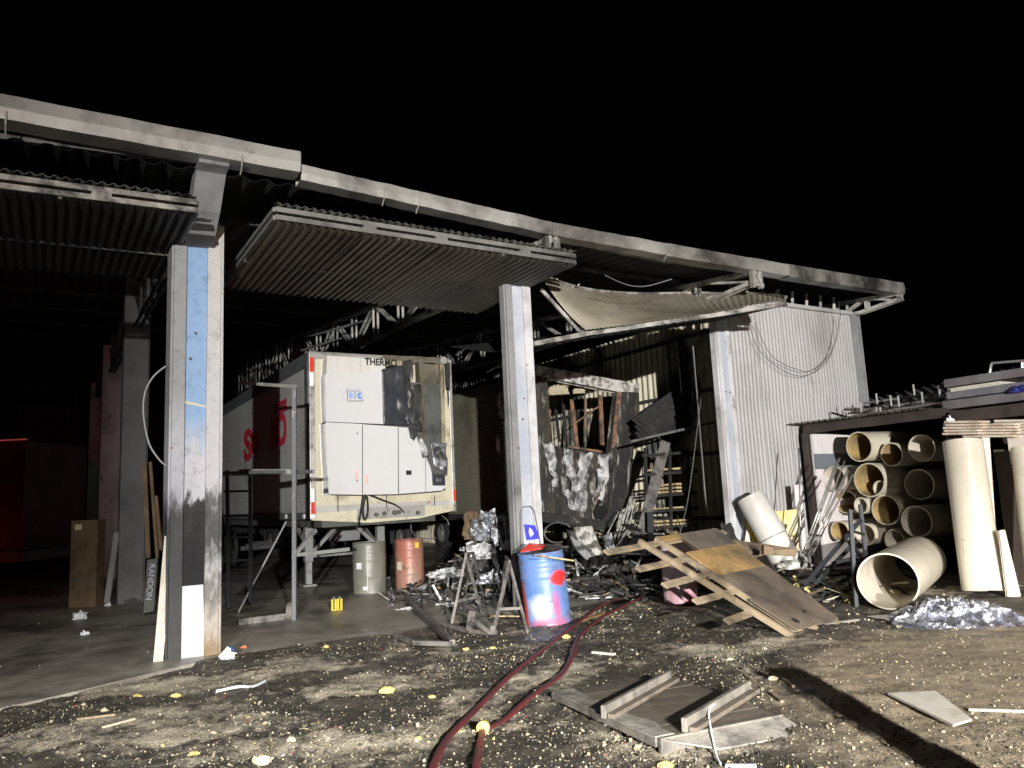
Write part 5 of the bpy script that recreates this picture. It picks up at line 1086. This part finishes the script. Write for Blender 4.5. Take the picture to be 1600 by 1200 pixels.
# foam chunks that stand out
FC=[(604,1083,.085,m_yfoam,'largest yellow foam chunk in the middle of the yard'),(275,1082,.06,m_yfoam,'yellow foam chunk left of the bent tube'),(885,1000,.06,m_yfoam,'yellow foam chunk beside the hose loop'),(675,1095,.035,m_yfoam,'yellow foam chunk between the largest one and the hose'),(728,1015,.045,m_yfoam,'flat yellow foam disc before the trestles'),(214,1081,.05,m_yfoam,'yellow flake at the far left of the yard'),(163,1110,.04,m_cfoam,'cream foam bit at the left'),(510,1010,.04,m_yfoam,'yellow cube near the edge of the floor'),(770,1015,.035,m_yfoam,'yellow bit near the trestle foot'),(654,1157,.03,m_yfoam,'yellow bit low in the middle'),(410,1191,.08,m_cfoam,'cream foam slab at the bottom edge'),(303,1176,.045,m_yfoam,'yellow flake at the bottom left'),(1140,1028,.04,m_cfoam,'cream bit before the platform'),(1208,1062,.05,m_cfoam,'cream clod behind the sticks'),(960,905,.10,m_yfoam,'yellow foam smear behind the blue drum'),(1400,968,.05,m_papr,'pale plastic scrap in front of the big pipe'),(1405,980,.045,m_cfoam,'cream cube before the big pipe'),(1040,1192,.06,m_yfoam,'yellow bit at the bottom below the hatch'),(930,1118,.05,m_papr,'pair of white stones left of the hatch'),(690,1168,.03,m_papr,'white chip at the hose'),(455,1160,.045,m_cfoam,'cream chip low left of centre')]
for i,(x,y,r_,m_,lab) in enumerate(FC):
    p=nz(gz(x,y),r_*.2); tag(crumple(p,r_*.62,(1.3,.8,.7),i+70,8,.45,1.6).build('foam_chunk',m_),lab,'foam chunk','foam chunks on the ground')
# small litter, uncountable
rr=random.Random(5); mats=[m_cfoam,m_yfoam,m_wchip,m_schip,m_grit,m_redchip,m_char]
def chip(mb,P,s,mi):
    a=Vector((rr.gauss(0,1),rr.gauss(0,1),rr.gauss(0,.4))).normalized(); b_=a.cross(Vector((rr.gauss(0,.3),rr.gauss(0,.3),1))).normalized(); c_=a.cross(b_)
    k=[a*s*rr.uniform(.6,1.4),b_*s*rr.uniform(.4,1),c_*s*rr.uniform(.3,.8)]; n=len(mb.v)
    mb.v+=[P+k[0],P+k[1],P+k[2],P-k[0]*rr.uniform(.4,1),P-k[1],P-k[2]]
    for f in((0,1,2),(1,3,2),(3,4,2),(4,0,2),(1,0,5),(3,1,5),(4,3,5),(0,4,5)): mb.f.append(tuple(n+i for i in f)); mb.m.append(mi)
mb=MB(); cnt=0
while cnt<9500:
    x=rr.uniform(-60,1500); y=rr.uniform(905,1230) if rr.random()<.55 else rr.uniform(905,1060); P=gz(x,y)
    a_,b_=ab(P)
    if b_>(.2 if x<640 else 4) : continue
    dens=.10+1.6*max(0,noise.noise(Vector((P.x*.8,P.y*.8,8)))+.05)+.8*noise.noise(Vector((P.x*2.6,P.y*2.6,3)))
    if x>1200 and y>1000: dens*=.12
    elif x>1200: dens*=.5
    if x<330 and y>1030: dens*=.55
    if rr.random()>dens: continue
    r=rr.random(); mi=0 if r<.30 else 1 if r<.36 else 2 if r<.48 else 3 if r<.86 else 4 if r<.992 else 5
    s=min(.028,.0030*math.exp(rr.gauss(.45,.6))*(1.25 if P.y>9 else 1))
    if mi==4: s*=1.5
    chip(mb,nz(P,s*.4),s,mi); cnt+=1
o=mb.build('scattered_chips',mats,loc=(0,0,0)); o['kind']='stuff'; o['label']='tiny cream, yellow and white insulation chips strewn over the wet yard'
mb=MB()
for i in range(24000):
    x=rr.uniform(-60,1640); y=rr.uniform(960,1230); P=gz(x,y)
    if ab(P)[1]>-.25: continue
    s=.004+.010*rr.random()**3; chip(mb,nz(P,s*.3),s,0 if rr.random()<.6 else 1 if rr.random()<.8 else 2)
o=mb.build('gravel',[m_grit,m_schip,m_char],loc=(0,0,0)); o['kind']='stuff'; o['label']='fine wet grit covering the yard'
mb=MB()
for i in range(1300):
    P=B(rr.uniform(.5,8),rr.uniform(-.5,4.5),.02); s=.004+.02*rr.random()**3
    if noise.noise(P*1.1)<rr.uniform(-.3,.35)-.1*P.x*0: continue; chip(mb,P+Zv*s*.4,s,rr.choice((0,2,3,4,6,6,4)))
for i in range(120):
    P=B(rr.uniform(-5,-.6),rr.uniform(.5,7),.02); s=.004+.012*rr.random()**2; chip(mb,P+Zv*s*.4,s,rr.choice((2,3,4)))
o=mb.build('floor_litter',mats,loc=(0,0,0)); o['kind']='stuff'; o['label']='burnt bits scattered over the concrete floor'
